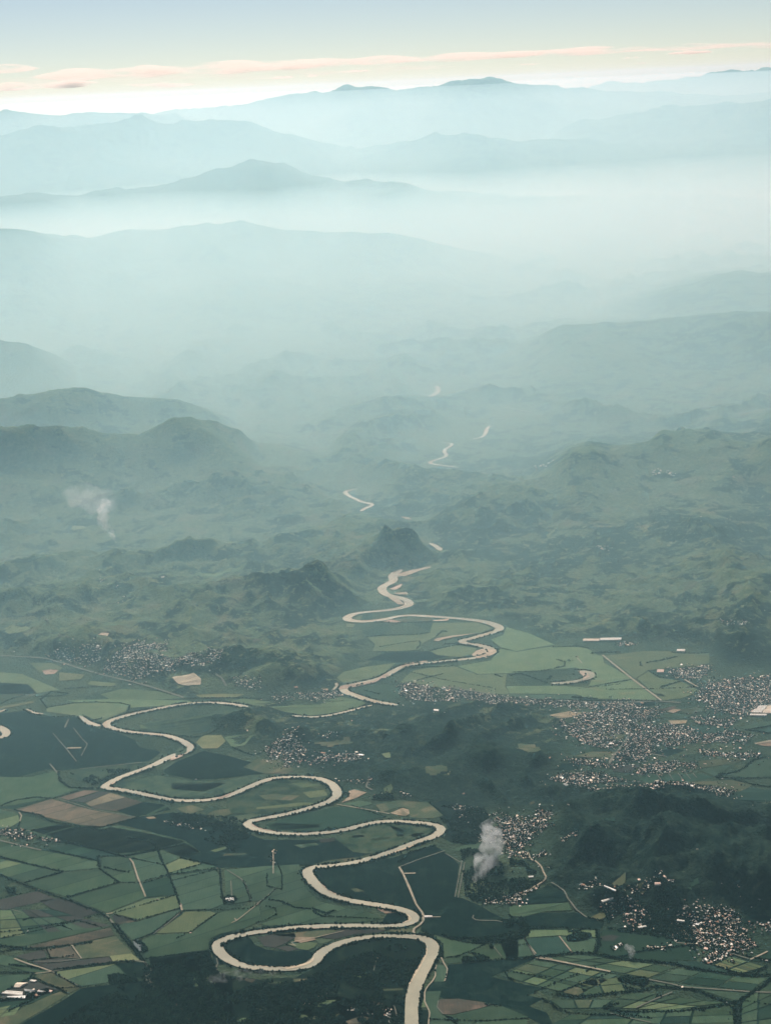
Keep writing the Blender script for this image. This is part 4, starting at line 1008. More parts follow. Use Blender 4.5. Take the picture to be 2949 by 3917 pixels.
HEDGES = [
    ('A', [(0, 245), (110, 290), (250, 345), (430, 405), (540, 450), (650, 490), (700, 530)], 3), ('A', [(720, 560), (780, 640), (850, 720), (910, 795)], 3), ('A', [(740, 560), (800, 635), (880, 735), (925, 800)], 2),
    ('A', [(0, 130), (200, 180), (405, 228), (160, 296)], 2), ('A', [(310, 90), (480, 125), (625, 158)], 2), ('A', [(625, 130), (640, 195)], 4), ('A', [(640, 210), (760, 295), (430, 390)], 2), ('A', [(665, 200), (820, 232)], 2),
    ('A', [(380, 20), (500, 55), (700, 105), (790, 130), (1000, 90)], 2), ('A', [(620, 128), (780, 128), (1050, 183)], 1), ('A', [(960, 25), (1000, 70), (1040, 170), (1080, 250), (1110, 330), (1150, 440)], 3),
    ('A', [(1000, 90), (1200, 40)], 1), ('A', [(1150, 138), (1380, 188)], 3), ('A', [(1085, 245), (1385, 200)], 1), ('A', [(1100, 283), (1380, 212)], 1), ('A', [(920, 298), (1080, 250)], 1), ('A', [(765, 296), (880, 300)], 1), ('A', [(890, 297), (1330, 165)], 0.6),
    ('A', [(1400, 210), (1410, 330), (1430, 430)], 2), ('A', [(1550, 285), (1575, 340), (1600, 410)], 2), ('A', [(1165, 478), (1440, 468), (1600, 460), (1650, 425)], 1), ('A', [(1380, 495), (1300, 550), (1215, 610), (1130, 650)], 1), ('A', [(1150, 485), (980, 620), (850, 668)], 2),
    ('A', [(650, 498), (380, 570), (200, 610), (0, 655)], 1), ('A', [(0, 612), (150, 600), (500, 535)], 1.5), ('A', [(870, 535), (1150, 462)], 1.2), ('A', [(730, 490), (1120, 375)], .7), ('A', [(0, 400), (240, 345)], 1), ('A', [(150, 535), (215, 518)], 2), ('A', [(870, 540), (730, 500)], 1),
    ('A', [(0, 700), (120, 715), (280, 718), (590, 675)], 4), ('A', [(0, 740), (60, 728), (120, 715)], 3), ('A', [(340, 855), (520, 830), (720, 805), (860, 795)], 3.5), ('A', [(430, 1000), (390, 975), (240, 915), (200, 895)], 3), ('A', [(200, 900), (120, 945), (0, 1010)], 3), ('A', [(0, 870), (120, 868), (230, 875)], 2),
    ('A', [(60, 820), (180, 830), (270, 850)], 2.5), ('A', [(520, 965), (700, 945), (900, 925)], 1), ('A', [(930, 780), (1100, 758), (1330, 735)], 1.5), ('A', [(60, 1112), (200, 1045), (320, 985)], 3), ('A', [(230, 1010), (140, 1035), (0, 1040)], 2), ('A', [(370, 970), (510, 960)], 1), ('A', [(350, 870), (440, 925), (515, 965)], .8),
    ('A', [(180, 800), (350, 775), (470, 762)], 1), ('A', [(300, 725), (325, 775)], 1), ('A', [(500, 540), (650, 580)], 0.8), ('A', [(390, 568), (460, 595)], 1), ('A', [(100, 60), (300, 40)], .6),
    ('B', [(70, 240), (70, 320), (125, 330), (165, 340), (165, 240), (140, 180)], 1.8), ('B', [(90, 405), (160, 415), (250, 455), (370, 465), (365, 480), (420, 510), (490, 478)], 2), ('B', [(420, 512), (570, 515), (780, 528)], 1.5), ('B', [(0, 445), (80, 380), (125, 335)], 1.8), ('B', [(60, 445), (125, 460), (130, 500), (50, 540), (0, 550)], 1),
    ('B', [(370, 465), (440, 490), (500, 475)], 2), ('R', [(340, 185), (430, 235), (500, 300), (510, 380), (500, 450)], 4), ('R', [(500, 300), (530, 340), (525, 450)], 3), ('R', [(530, 460), (680, 450), (800, 400), (980, 320)], 1.6), ('R', [(830, 400), (940, 435)], 1.2), ('R', [(540, 210), (620, 260), (780, 290), (960, 310), (1200, 290), (1400, 235), (1460, 160)], 4),
    ('R', [(1460, 160), (1700, 150)], 1.5), ('R', [(1520, 455), (1700, 430)], 4), ('R', [(1210, 335), (1440, 315)], .8), ('R', [(1040, 480), (1300, 465), (1520, 450)], 1), ('R', [(1190, 595), (1640, 668)], 1), ('R', [(1200, 610), (1230, 680), (1290, 700)], 2), ('R', [(300, 720), (400, 620), (460, 500)], 2), ('R', [(560, 700), (590, 600)], 1),
    ('R', [(400, 1110), (700, 1120), (980, 1130), (1440, 1100)], 1), ('R', [(660, 1120), (680, 1140)], 3), ('R', [(980, 950), (1060, 960), (1150, 968)], 3), ('R', [(1590, 890), (1640, 920)], 3),
    ('C', [(0, 785), (170, 770), (400, 745), (460, 742), (560, 750), (700, 780), (860, 795), (1030, 812), (1200, 850), (1400, 882), (1500, 892), (1665, 885), (1750, 882)], 4), ('C', [(1130, 842), (1210, 850)], 4), ('C', [(600, 765), (700, 785)], 2),
    ('C', [(555, 600), (565, 680), (545, 740)], 5), ('C', [(300, 1005), (420, 1025), (520, 1018), (640, 1000), (800, 990), (930, 958), (1080, 970), (1200, 985), (1300, 1030), (1385, 1060), (1440, 1065)], 3.5), ('C', [(730, 955), (740, 965), (840, 985)], 3), ('C', [(210, 1035), (260, 1060), (300, 1100), (380, 1125)], 3),
    ('C', [(690, 1065), (640, 1080), (600, 1095), (660, 1108), (730, 1120)], 4), ('C', [(380, 1128), (530, 1138), (680, 1138), (760, 1160)], 1.5), ('C', [(730, 1120), (900, 1118), (1080, 1115), (1220, 1100), (1300, 1088), (1390, 1072)], 2), ('C', [(1200, 1100), (1230, 1105)], 5),
    ('C', [(1665, 900), (1620, 950), (1560, 985), (1500, 1020), (1455, 1055), (1440, 1075)], 4.5), ('C', [(1440, 1060), (1430, 1130), (1450, 1210)], 5), ('C', [(1470, 1060), (1462, 1210)], 3), ('C', [(900, 1160), (700, 1130)], 1), ('C', [(940, 1025), (960, 1022)], 5), ('C', [(1300, 825), (1400, 860), (1500, 885)], 2), ('C', [(1470, 885), (1560, 870), (1640, 830)], 2),
    ('C', [(370, 580), (375, 610), (440, 605), (470, 590)], 2), ('C', [(0, 680), (60, 650), (120, 600), (60, 545), (0, 505)], 3), ('C', [(60, 520), (120, 580)], 2), ('C', [(120, 580), (370, 585), (560, 600)], 1.2), ('C', [(900, 600), (1030, 650), (1180, 690)], 2), ('C', [(1200, 700), (1500, 770), (1600, 790), (1750, 800)], 2), ('C', [(700, 770), (860, 730), (1180, 700)], 2),
    ('C', [(500, 525), (620, 555), (700, 500)], 2), ('C', [(1480, 1045), (1665, 1075)], .8), ('C', [(640, 870), (270, 1010)], 1.2), ('C', [(540, 840), (300, 930), (115, 1010)], .7),
    ('D', [(95, 832), (260, 865), (320, 905), (620, 955)], 2), ('D', [(620, 958), (680, 965)], 5), ('D', [(640, 945), (750, 915), (880, 880)], 3), ('D', [(0, 808), (100, 770), (230, 750), (330, 760)], 2), ('D', [(340, 762), (500, 712)], 1.5), ('D', [(130, 910), (110, 955)], 1.5), ('D', [(380, 1035), (540, 1065), (790, 1125), (1000, 1085)], 2), ('D', [(820, 1010), (970, 1030), (1010, 1090), (1030, 1150)], 2),
    ('D', [(300, 180), (480, 150), (620, 145), (760, 150), (830, 165), (815, 210)], 2.5), ('D', [(1180, 160), (1300, 145), (1500, 160), (1665, 175)], 2), ('D', [(1200, 120), (1500, 118), (1665, 125)], 2.5), ('D', [(230, 110), (400, 105), (440, 90), (330, 80), (260, 130), (300, 175)], 3), ('D', [(420, 60), (560, 50), (740, 45)], 2), ('D', [(0, 160), (60, 130), (160, 100)], 2),
    ('D', [(375, 590), (385, 650), (450, 690), (600, 695)], 4), ('D', [(240, 230), (350, 240), (480, 235)], 3), ('D', [(1160, 360), (1250, 370), (1420, 330)], 2), ('D', [(1480, 440), (1560, 470), (1620, 490)], 2), ('D', [(1640, 475), (1665, 480)], 2), ('D', [(600, 262), (650, 250)], 2),
    ('H', [(0, 1140), (70, 1128), (120, 1145), (190, 1170), (240, 1190)], 4), ('H', [(20, 1120), (210, 1112), (350, 1082), (350, 1055), (300, 1040)], 2.5), ('H', [(410, 1105), (500, 1108), (540, 1135), (530, 1165)], 4), ('H', [(870, 1060), (960, 1045), (1060, 1022)], 3.5), ('H', [(960, 1218), (1080, 1180)], 3), ('H', [(885, 1112), (960, 1155), (1080, 1165)], 2.5), ('H', [(610, 1230), (950, 1225), (1200, 1215)], 1.2),
    ('H', [(780, 1168), (500, 1215)], 1), ('H', [(1040, 995), (1130, 1000), (1260, 1000)], 4), ('H', [(0, 1292), (400, 1300), (960, 1305)], 2.5), ('H', [(280, 960), (440, 955), (500, 968)], 2.5), ('H', [(400, 1280), (560, 1290)], 5), ('H', [(520, 1000), (600, 995), (700, 990)], 5), ('H', [(830, 1055), (835, 1080)], 4), ('H', [(370, 1045), (385, 1048)], 6), ('H', [(400, 1130), (410, 1135)], 5), ('H', [(265, 1145), (240, 1165)], 5),
    ('G', [(700, 895), (850, 885), (1000, 882), (1100, 870)], 2), ('G', [(780, 960), (920, 935), (1040, 920)], 1.5), ('G', [(1040, 925), (1045, 950), (1020, 970)], 3), ('G', [(1150, 890), (1180, 860), (1210, 862)], 4), ('G', [(1200, 940), (1290, 940)], 4), ('G', [(1100, 985), (1200, 960), (1290, 945)], 2), ('G', [(690, 798), (900, 805), (1110, 800)], 3), ('G', [(960, 1095), (1250, 1080)], 3), ('G', [(1030, 1170), (1190, 1130)], 3), ('G', [(990, 1120), (1200, 1170), (1500, 1220)], 1.5), ('G', [(1520, 1135), (1560, 1150)], 4),
    ('G', [(600, 1195), (800, 1170)], 2.5), ('G', [(690, 1235), (780, 1260)], 2.5), ('F', [(1340, 610), (1440, 590), (1500, 560), (1540, 520), (1630, 495)], 3), ('F', [(1330, 612), (1360, 600), (1320, 630)], 5), ('F', [(1310, 625), (1450, 632), (1600, 630), (1720, 628)], 3), ('F', [(1430, 640), (1550, 672), (1720, 695)], 2), ('F', [(1520, 320), (1720, 285)], 2.5), ('F', [(1500, 320), (1700, 350)], 2.5), ('F', [(960, 45), (1100, 10)], 3), ('F', [(440, 60), (700, 30)], 1),
    ('E', [(600, 800), (900, 905)], .4), ('E', [(1100, 785), (1150, 825), (1200, 870)], 3), ('E', [(545, 715), (590, 725), (585, 750)], 3), ('E', [(740, 770), (800, 765), (890, 768)], 3), ('E', [(900, 1165), (960, 1130), (970, 1105), (1140, 1060)], 3),
    ('J', [(0, 0), (10, 10)], .1),
]
hp = [[], [], []]
for c, p, wgt in HEDGES:
    if wgt < 0.2: continue
    w = P(c, p)
    dist_ = np.hypot(*w.mean(0))
    zone = 0 if c in 'ABZ' else (1 if c in 'CRU' else 2)
    reps = max(1, int(round(wgt * 0.75)))
    for k in range(reps):
        keep = 0.95 if wgt >= 2 else 0.5 + 0.25 * wgt
        wob_ = along(w, 7.5 if dist_ < 15000 else 11, 2.0 + 4.2 * k, keep)
        hp[zone].append(wob_)
for z_, nm_ in enumerate(('dark hedge trees between the fields on the left and middle plain', 'dark hedge trees along the ditches of the lower right fields', 'rows of trees between the pastures of the middle valley')):
    pp = np.vstack(hp[z_]); pp = pp[far_from_river(pp, 6)]
    blobs('hedgerow_trees', pp, 3.4, 6.6, z=2.0, label=nm_)

def in_poly_pts(crop, poly, n):
    w = P(crop, poly)
    lo, hi = w.min(0), w.max(0)
    out = []
    tot = 0
    while tot < n:
        q = rng.uniform(lo, hi, (n * 2, 2))
        q = q[inpoly(q[:, 0], q[:, 1], w)]
        out.append(q); tot += len(q)
    return np.vstack(out)[:n]
GROVES = [('C', [(362, 650), (380, 632), (440, 618), (500, 618), (520, 635), (490, 655), (420, 668), (370, 665)], 500, 'oval dark grove of trees standing in the green fields beside the ditch'),
          ('C', [(685, 912), (720, 895), (860, 905), (882, 915), (872, 940), (840, 950), (740, 930)], 480, 'dark grove with a few houses inside at the end of the straight pale road'),
          ('R', [(735, 480), (780, 455), (880, 455), (960, 440), (1020, 465), (1035, 490), (900, 500), (750, 515)], 420, 'long dark wood at the top edge of the dark plantation right of the river'),
          ('Z', [(955, 320), (980, 305), (1000, 312), (990, 330), (965, 342)], 60, 'small clump of trees in the shallow edge of the river bend'),
          ('A', [(850, 665), (880, 690), (920, 740), (950, 730), (930, 700), (900, 670)], 130, 'trees round the pale pond beside the straight canal'),
          ('A', [(1435, 385), (1500, 380), (1515, 400), (1490, 425), (1440, 425)], 160, 'trees round the pale roofed hall in the middle field'),
          ('A', [(40, 330), (100, 335), (105, 360), (60, 365)], 150, 'dark thicket left of the long canal'),
          ('A', [(690, 890), (760, 880), (860, 905), (880, 925), (700, 935)], 420, 'dark thicket above the bottom left plantation'),
          ('R', [(1035, 330), (1060, 330), (1068, 350), (1040, 355)], 40, 'single round clump of trees in the pale field beside the ring canal'),
          ('E', [(740, 755), (760, 740), (860, 745), (880, 765), (800, 772)], 220, 'dark clump of trees under the hillside village beyond the loops')]
for c, p, n, lb in GROVES:
    g = in_poly_pts(c, p, n); g = g if 'shallow' in lb else g[far_from_river(g, 6)]
    tag(blobs('grove', g, 5, 9, z=2.0, label=lb), lb, 'grove')
wood_pts = []
for c, p, n in [('W', [(325, 2085), (448, 2060), (480, 2110), (640, 2125), (720, 2080), (860, 2040), (915, 2060), (870, 2180), (870, 2250), (300, 2250), (120, 2215)], 15000),
                ('E', [(1100, 800), (1450, 830), (1500, 900), (1400, 1050), (1250, 1040), (1225, 950)], 1500), ('R', [(1150, 60), (1400, 60), (1440, 160), (1300, 260), (900, 300), (600, 240), (900, 250), (1250, 200)], 1300),
                ('C', [(600, 380), (1100, 400), (1180, 690), (900, 640), (620, 600)], 2600), ('C', [(0, 150), (100, 180), (230, 300), (60, 360), (0, 330)], 900), ('B', [(1300, 60), (1500, 90), (1640, 300), (1640, 420), (1400, 420), (1330, 380)], 1600),
                ('D', [(1110, 850), (1500, 880), (1630, 960), (1500, 1100), (1000, 900)], 1500), ('Z', [(-200, 850), (300, 800), (500, 1000), (700, 1250), (-400, 1250)], 3000), ('D', [(450, 600), (900, 560), (700, 630), (600, 680)], 600)]:
    q = in_poly_pts(c, p, n)
    q = q[fbm(q[:, 0], q[:, 1], 260, 4, 44) > -0.12]
    wood_pts.append(q)
wp = np.vstack(wood_pts); wp = wp[far_from_river(wp, 6)]
blobs('woodland_trees', wp, 5, 9, z=2.0, label='dark woodland trees below the lowest river loop and round the villages', cat='woodland')
# ------------------------------------------------------------------ houses
def plain_mat(name, c, rough=0.6, spec=0.3, var=0.25):
    t = NT(name)
    oi = t.new('ShaderNodeObjectInfo')
    n = t.noise(9, 3, 0.6)
    a = tuple(x * (1 - var) for x in c)
    t.bump(t.noise(1.5, 2), 0.05, 0.4)
    return t.done(t.mix(t.ramp(n, 0.3, 0.7), a, c), rough, spec)
WALL = plain_mat('house_wall', (0.55, 0.5, 0.42), 0.9, 0.1)
ROOFS = [plain_mat('roof_white', (0.86, 0.82, 0.72), 0.5, 0.4), plain_mat('roof_zinc', (0.62, 0.62, 0.57), 0.4, 0.5), plain_mat('roof_cream', (0.85, 0.72, 0.55), 0.6, 0.3),
         plain_mat('roof_rust', (0.42, 0.24, 0.16), 0.8, 0.2), plain_mat('roof_grey', (0.26, 0.28, 0.27), 0.7, 0.2), plain_mat('roof_pink', (0.82, 0.58, 0.47), 0.6, 0.3)]
# box with a pitched roof that overhangs: 8 wall verts, 6 roof verts
HV = np.array([(-.5, -.5, 0), (.5, -.5, 0), (.5, .5, 0), (-.5, .5, 0), (-.5, -.5, .6), (.5, -.5, .6), (.5, .5, .6), (-.5, .5, .6),
               (-.55, -.58, .57), (.55, -.58, .57), (.55, .58, .57), (-.55, .58, .57), (-.55, 0, 1.), (.55, 0, 1.)], float)
HF = [(0, 1, 5, 4), (1, 2, 6, 5), (2, 3, 7, 6), (3, 0, 4, 7), (8, 9, 13, 12), (10, 11, 12, 13), (9, 10, 13, 13), (11, 8, 12, 12)]
HT = np.array([t for f in HF for t in ([f[:3]] if f[2] == f[3] else [(f[0], f[1], f[2]), (f[0], f[2], f[3])])])
HM = np.array([0] * 8 + [1] * (len(HT) - 8))
def town_pts(crop, poly, n, thr=-0.1, wl=150):
    w = P(crop, poly)
    lo, hi = w.min(0), w.max(0)
    out = np.zeros((0, 2))
    for _ in range(60):
        q = rng.uniform(lo, hi, (n * 2, 2))
        q = q[inpoly(q[:, 0], q[:, 1], w)]
        f = fbm(q[:, 0], q[:, 1], wl * 2, 3, 71)
        q = q[f > thr + 0.12 * rng.standard_normal(len(q))]
        out = np.vstack([out, q])
        if len(out) >= n: break
    out = out[:n]
    # keep neighbours apart
    key = np.unique((out / 14).astype(int), axis=0, return_index=True)[1]
    return out[np.sort(key)]
TOWNS = [  # label of its houses, group, polygon, count, size factor, axis
    ('pale roofed house in the scattered town at the foot of the dark hills, lower right', 'C', [(1060, 570), (1130, 510), (1230, 500), (1400, 520), (1470, 545), (1460, 620), (1560, 690), (1570, 715), (1450, 750), (1300, 735), (1200, 700), (1000, 650), (1010, 620), (1100, 615)], 620, 1.0),
    ('small cream roofed house in the tightly packed block beside the striped fields', 'C', [(1215, 795), (1320, 738), (1405, 765), (1265, 815)], 330, 0.95),
    ('pale house along the roads below the dark spur, lower right', 'C', [(440, 340), (560, 320), (600, 370), (500, 385)], 60, 1.0),
    ('pale house in the hamlets under the dark hill, lower right', 'C', [(560, 470), (700, 470), (840, 470), (900, 520), (860, 600), (760, 590), (700, 500), (600, 510)], 130, 1.0),
    ('pale house on the low rise left of the dark spur', 'C', [(740, 390), (880, 390), (1050, 370), (1060, 390), (900, 420), (760, 425)], 45, 1.0),
    ('pale house near the right edge below the dark hills', 'C', [(1510, 590), (1720, 580), (1720, 635), (1560, 630)], 75, 1.0),
    ('pale house beside the ditch under the hills, lower right', 'C', [(850, 715), (1000, 700), (1060, 700), (1000, 725), (880, 730)], 40, 0.9),
    ('pale house in the clearing above the smoking field', 'C', [(640, 710), (700, 685), (710, 705), (670, 730)], 14, 0.9),
    ('pale house along the lane at the bottom edge, left of the river', 'Q', [(890, 1010), (960, 980), (1110, 1025), (1250, 1040), (1310, 990), (1390, 1000), (1400, 1090), (1340, 1080), (1120, 1060)], 48, 0.9),
    ('tiny pale house in the clearings of the bottom woodland', 'Q', [(340, 950), (460, 945), (600, 910), (690, 810), (740, 890), (600, 930), (470, 975)], 18, 0.8),
    ('pale house at the bottom edge beside the river', 'Q', [(1280, 1110), (1400, 1080), (1410, 1157), (1280, 1157)], 16, 0.9),
    ('pale house in the riverside village right of the smoke', 'B', [(1450, 400), (1560, 380), (1665, 360), (1700, 430), (1560, 435), (1470, 425)], 95, 1.0),
    ('pale house in the village below the dark hill, right of the great bends', 'E', [(1440, 850), (1560, 860), (1665, 880), (1820, 860), (1900, 880), (1800, 960), (1880, 975), (1750, 1020), (1700, 1090), (1600, 1080), (1480, 1020), (1460, 960), (1560, 940), (1500, 900)], 560, 1.0),
    ('pale house at the foot of the village, beside the smoke', 'B', [(1380, 30), (1500, 10), (1700, 60), (1700, 140), (1600, 150), (1500, 60)], 90, 1.0),
    ('pale house on the low spur right of the smoke', 'C', [(330, 95), (360, 70), (430, 45), (440, 70), (370, 95)], 34, 0.9),
    ('pale house at the road bend under the spur', 'C', [(150, 150), (210, 125), (245, 145), (190, 165)], 40, 0.9),
    ('pale house on the lane beside the dark fields', 'C', [(60, 130), (110, 120), (120, 150), (80, 160)], 22, 0.9),
    ('pale house on the roadside beyond the dark field', 'C', [(0, 380), (60, 360), (150, 330), (230, 300), (160, 345), (60, 400), (40, 430), (0, 430)], 60, 0.9),
    ('pale house in the hillside village beyond the second loop', 'E', [(60, 440), (120, 420), (300, 360), (240, 400), (330, 460), (330, 500), (240, 560), (170, 560), (190, 520), (60, 490)], 240, 1.0),
    ('pale house strung along the foot of the central hills', 'E', [(330, 530), (430, 500), (560, 490), (670, 490), (680, 520), (560, 540), (480, 520), (360, 550)], 120, 1.0),
    ('pale house on the ridge of the central hills', 'E', [(415, 375), (520, 365), (525, 378), (420, 385)], 16, 1.0),
    ('pale house at the wood edge below the central hills', 'E', [(480, 630), (560, 640), (740, 640), (745, 705), (700, 690), (640, 650), (500, 650)], 30, 0.9),
    ('pale house in the farm hamlet under the central hills', 'E', [(750, 740), (800, 735), (870, 745), (860, 765), (780, 762)], 24, 0.9),
    ('pale house in the hamlet right of the pale soil patch', 'E', [(920, 740), (985, 745), (985, 762), (930, 760)], 16, 0.9),
    ('pale house among the trees left of the packed village', 'E', [(1250, 790), (1400, 820), (1380, 850), (1350, 920), (1300, 900), (1240, 820)], 55, 0.9),
    ('pale house in the ribbon village on the left bank', 'D', [(1030, 900), (1100, 905), (1300, 945), (1320, 960), (1200, 945), (1060, 920)], 44, 0.9),
    ('pale roofed house of the estate village at the left edge', 'D', [(0, 955), (130, 960), (150, 990), (240, 1000), (200, 1020), (130, 1010), (0, 990)], 150, 1.0),
    ('pale house in the row beside the estate village', 'D', [(260, 1005), (380, 1020), (390, 1035), (280, 1028)], 40, 1.0),
    ('pale house in the bottom left farmyard', 'A', [(160, 980), (290, 985), (290, 1000), (170, 1000)], 12, 1.1),
    ('pale house in the big town across the middle right', 'F', [(330, 260), (470, 215), (620, 200), (800, 190), (950, 200), (900, 270), (1150, 300), (1230, 360), (1190, 400), (1050, 430), (900, 430), (860, 470), (820, 515), (680, 515), (720, 460), (760, 350), (560, 350), (700, 400), (700, 450), (600, 460), (440, 400), (330, 320)], 1500, 1.0),
    ('pale house in the dense blocks beside the straight town road', 'F', [(740, 400), (820, 390), (910, 440), (850, 515), (680, 512)], 420, 1.0),
    ('pale house in the town strip below the town road', 'F', [(320, 540), (460, 525), (620, 545), (740, 540), (720, 560), (560, 560), (380, 560)], 170, 1.0),
    ('pale house in the crescent suburb under the town', 'F', [(250, 645), (360, 610), (520, 600), (720, 640), (740, 655), (560, 665), (420, 680), (260, 660)], 330, 1.0),
    ('pale house in the long suburb at the foot of the dark hills', 'F', [(380, 690), (600, 700), (720, 680), (860, 670), (1100, 680), (1300, 690), (1450, 720), (1440, 745), (1380, 765), (1200, 740), (1000, 755), (900, 770), (760, 720), (500, 710)], 620, 1.0),
    ('pale house in the suburb above the narrow striped plots', 'F', [(820, 590), (880, 545), (1040, 520), (1180, 535), (1190, 575), (1080, 570), (900, 600), (790, 610)], 330, 1.0),
    ('pale house in the north suburb of the big town', 'F', [(0, 130), (260, 130), (500, 145), (700, 140), (900, 180), (960, 165), (930, 200), (760, 210), (560, 195), (300, 165), (0, 150)], 520, 1.0),
    ('pale house in the eastern quarter by the right edge', 'F', [(1170, 100), (1300, 50), (1450, 0), (1720, 0), (1720, 170), (1560, 190), (1500, 240), (1300, 200), (1250, 150), (1120, 130)], 900, 1.05),
    ('pale house in the middle quarter between the green plots', 'F', [(1150, 240), (1330, 250), (1440, 260), (1400, 300), (1200, 285), (1160, 270)], 160, 1.0),
    ('pale house in the scattered quarter left of the right edge plots', 'F', [(1230, 350), (1440, 330), (1560, 350), (1500, 400), (1350, 400), (1220, 400)], 170, 1.0),
    ('pale house in the hamlet beside the long pale strip', 'F', [(1200, 440), (1380, 470), (1600, 470), (1560, 500), (1400, 495), (1210, 480)], 150, 1.0),
    ('pale house in the right edge village above the dark hill', 'F', [(1610, 795), (1720, 785), (1720, 830), (1640, 830)], 22, 1.0),
    ('pale house of the riverside town beyond the central hills', 'E', [(920, 20), (1000, 30), (1200, 60), (1500, 100), (1700, 120), (1720, 150), (1500, 180), (1380, 160), (1350, 120), (1150, 145), (980, 130), (920, 80)], 850, 1.05),
    ('pale house in the waterside village left of the bridge', 'E', [(100, 110), (300, 90), (520, 70), (545, 105), (420, 140), (250, 130), (120, 150)], 170, 1.0),
    ('pale house in the small town at the edge of the green valley', 'H', [(1010, 1110), (1270, 1075), (1260, 1130), (1200, 1160), (1030, 1160)], 330, 1.1),
    ('pale house on the hillside east of the green valley', 'H', [(1150, 1290), (1240, 1190), (1665, 1130), (1720, 1160), (1720, 1340), (1400, 1340)], 620, 1.05),
    ('pale house in the hamlet above the green valley', 'H', [(680, 935), (800, 930), (790, 950), (690, 955)], 30, 1.2),
    ('pale house on the far hillside near the right edge', 'H', [(1330, 890), (1510, 890), (1510, 915), (1340, 915)], 30, 1.2),
    ('pale house in the town above the highway on the left', 'L', [(640, 1110), (780, 1060), (880, 1010), (1080, 985), (1060, 1030), (920, 1060), (1120, 1100), (1200, 1090), (1430, 1080), (1420, 1140), (1150, 1150), (960, 1190), (840, 1165), (700, 1125)], 760, 1.15),
    ('pale house strung along the highway on the left', 'L', [(280, 1025), (360, 1020), (660, 1030), (640, 1080), (520, 1075), (400, 1045)], 110, 1.1),
    ('pale house at the quarry below the left town', 'L', [(1480, 1195), (1665, 1200), (1665, 1240), (1520, 1230)], 60, 1.1),
    ('lonely pale house in the left hills', 'L', [(520, 545), (600, 560), (850, 720), (700, 740), (800, 730), (500, 560)], 12, 1.5),
    ('pale house in the hills above the green valley', 'H', [(540, 360), (640, 350), (640, 380), (550, 380)], 14, 1.5),
    ('pale house on the far ridge by the right edge', 'J', [(1150, 745), (1260, 765), (1260, 772), (1160, 765)], 16, 2.2),
    ('pale house in the far valley beyond the gorge', 'J', [(650, 670), (740, 700), (700, 720), (680, 700)], 12, 2.2),
]
allp = []
for ti, (lab, c, poly, n, sf) in enumerate(TOWNS):
    p = town_pts(c, poly, int(n * (2.4 if n > 100 else 1.3)), -0.22 if n > 100 else -0.4)
    k_ = rng.random(len(p)) < 0.28
    p[k_] += rng.normal(0, 75 if n > 100 else 30, (int(k_.sum()), 2))
    allp.append(np.c_[p, np.full(len(p), ti)])
# single lonely buildings
LONE = {'B': [(745, 765), (775, 775), (760, 640), (115, 90), (98, 130), (112, 150), (122, 110), (105, 100), (130, 95), (95, 160), (120, 170), (1055, 630), (200, 690)],
        'F': [(1540, 862), (1545, 825), (500, 495), (1330, 735), (480, 625)], 'D': [(1250, 638), (1035, 608), (1630, 478), (1580, 370)], 'E': [(1235, 627), (1225, 640), (1140, 235), (1200, 240), (610, 265), (1320, 735), (770, 845), (735, 650), (715, 640)],
        'C': [(1190, 298), (1035, 388), (240, 225), (250, 230), (185, 215), (135, 270), (830, 930), (810, 915), (845, 945), (740, 900), (400, 600), (1025, 30), (1100, 965), (880, 915), (1380, 1062)], 'A': [(1385, 205), (1005, 405), (1215, 617), (1157, 440), (180, 608), (250, 345), (800, 128), (25, 995)],
        'H': [(418, 345), (1215, 240), (1380, 240), (1400, 240), (430, 712), (118, 542), (1610, 500), (1620, 815), (1660, 705), (415, 1020), (430, 1022)], 'L': [(585, 562), (95, 1003), (385, 45), (1045, 590), (430, 480)],
        'J': [(1450, 590), (1420, 660), (660, 675)]}
lone = np.vstack([P(c, p) for c, p in LONE.items()])
allp.append(np.c_[lone, np.full(len(lone), len(TOWNS))])
allp = np.vstack(allp)
allp = allp[far_from_river(allp[:, :2], 12)]
nH = len(allp)
dH = np.hypot(allp[:, 0], allp[:, 1])
town_dir = rng.uniform(0, 1.57, len(TOWNS) + 1)
ti = allp[:, 2].astype(int)
ang = town_dir[ti] + rng.integers(0, 4, nH) * math.pi / 2 + rng.normal(0, 0.13, nH)
sf = np.array([t[4] for t in TOWNS] + [1.2])[ti]
Lh = rng.lognormal(math.log(10.6), 0.34, nH) * sf; Wh = Lh * rng.uniform(0.5, 0.85, nH); Hh = rng.uniform(4.5, 8.0, nH) * sf
big = rng.random(nH) < 0.03
Lh[big] *= 2.0; Wh[big] *= 1.5
roof_i = rng.choice(6, nH, p=[.20, .15, .27, .10, .12, .16])
zH = height(allp[:, 0], allp[:, 1]) + 3.2
ROOF_WORD = ['white', 'zinc', 'cream', 'rust', 'grey', 'pink']
PLACES = {TOWNS[0][0]: 'in the scattered lower right town', TOWNS[1][0]: 'in the packed block beside the striped fields', TOWNS[6][0]: 'beside the lower right ditch',
          TOWNS[8][0]: 'along the bottom edge lane', TOWNS[9][0]: 'in the bottom woodland clearings', TOWNS[10][0]: 'by the river at the bottom edge', TOWNS[7][0]: 'above the smoking field'}
mesh_h = [mesh_np('house', HV, HT, None, False, [WALL, ROOFS[k]], HM) for k in range(6)]
near = np.argsort(dH)[:300]
isn = np.zeros(nH, bool); isn[near] = True
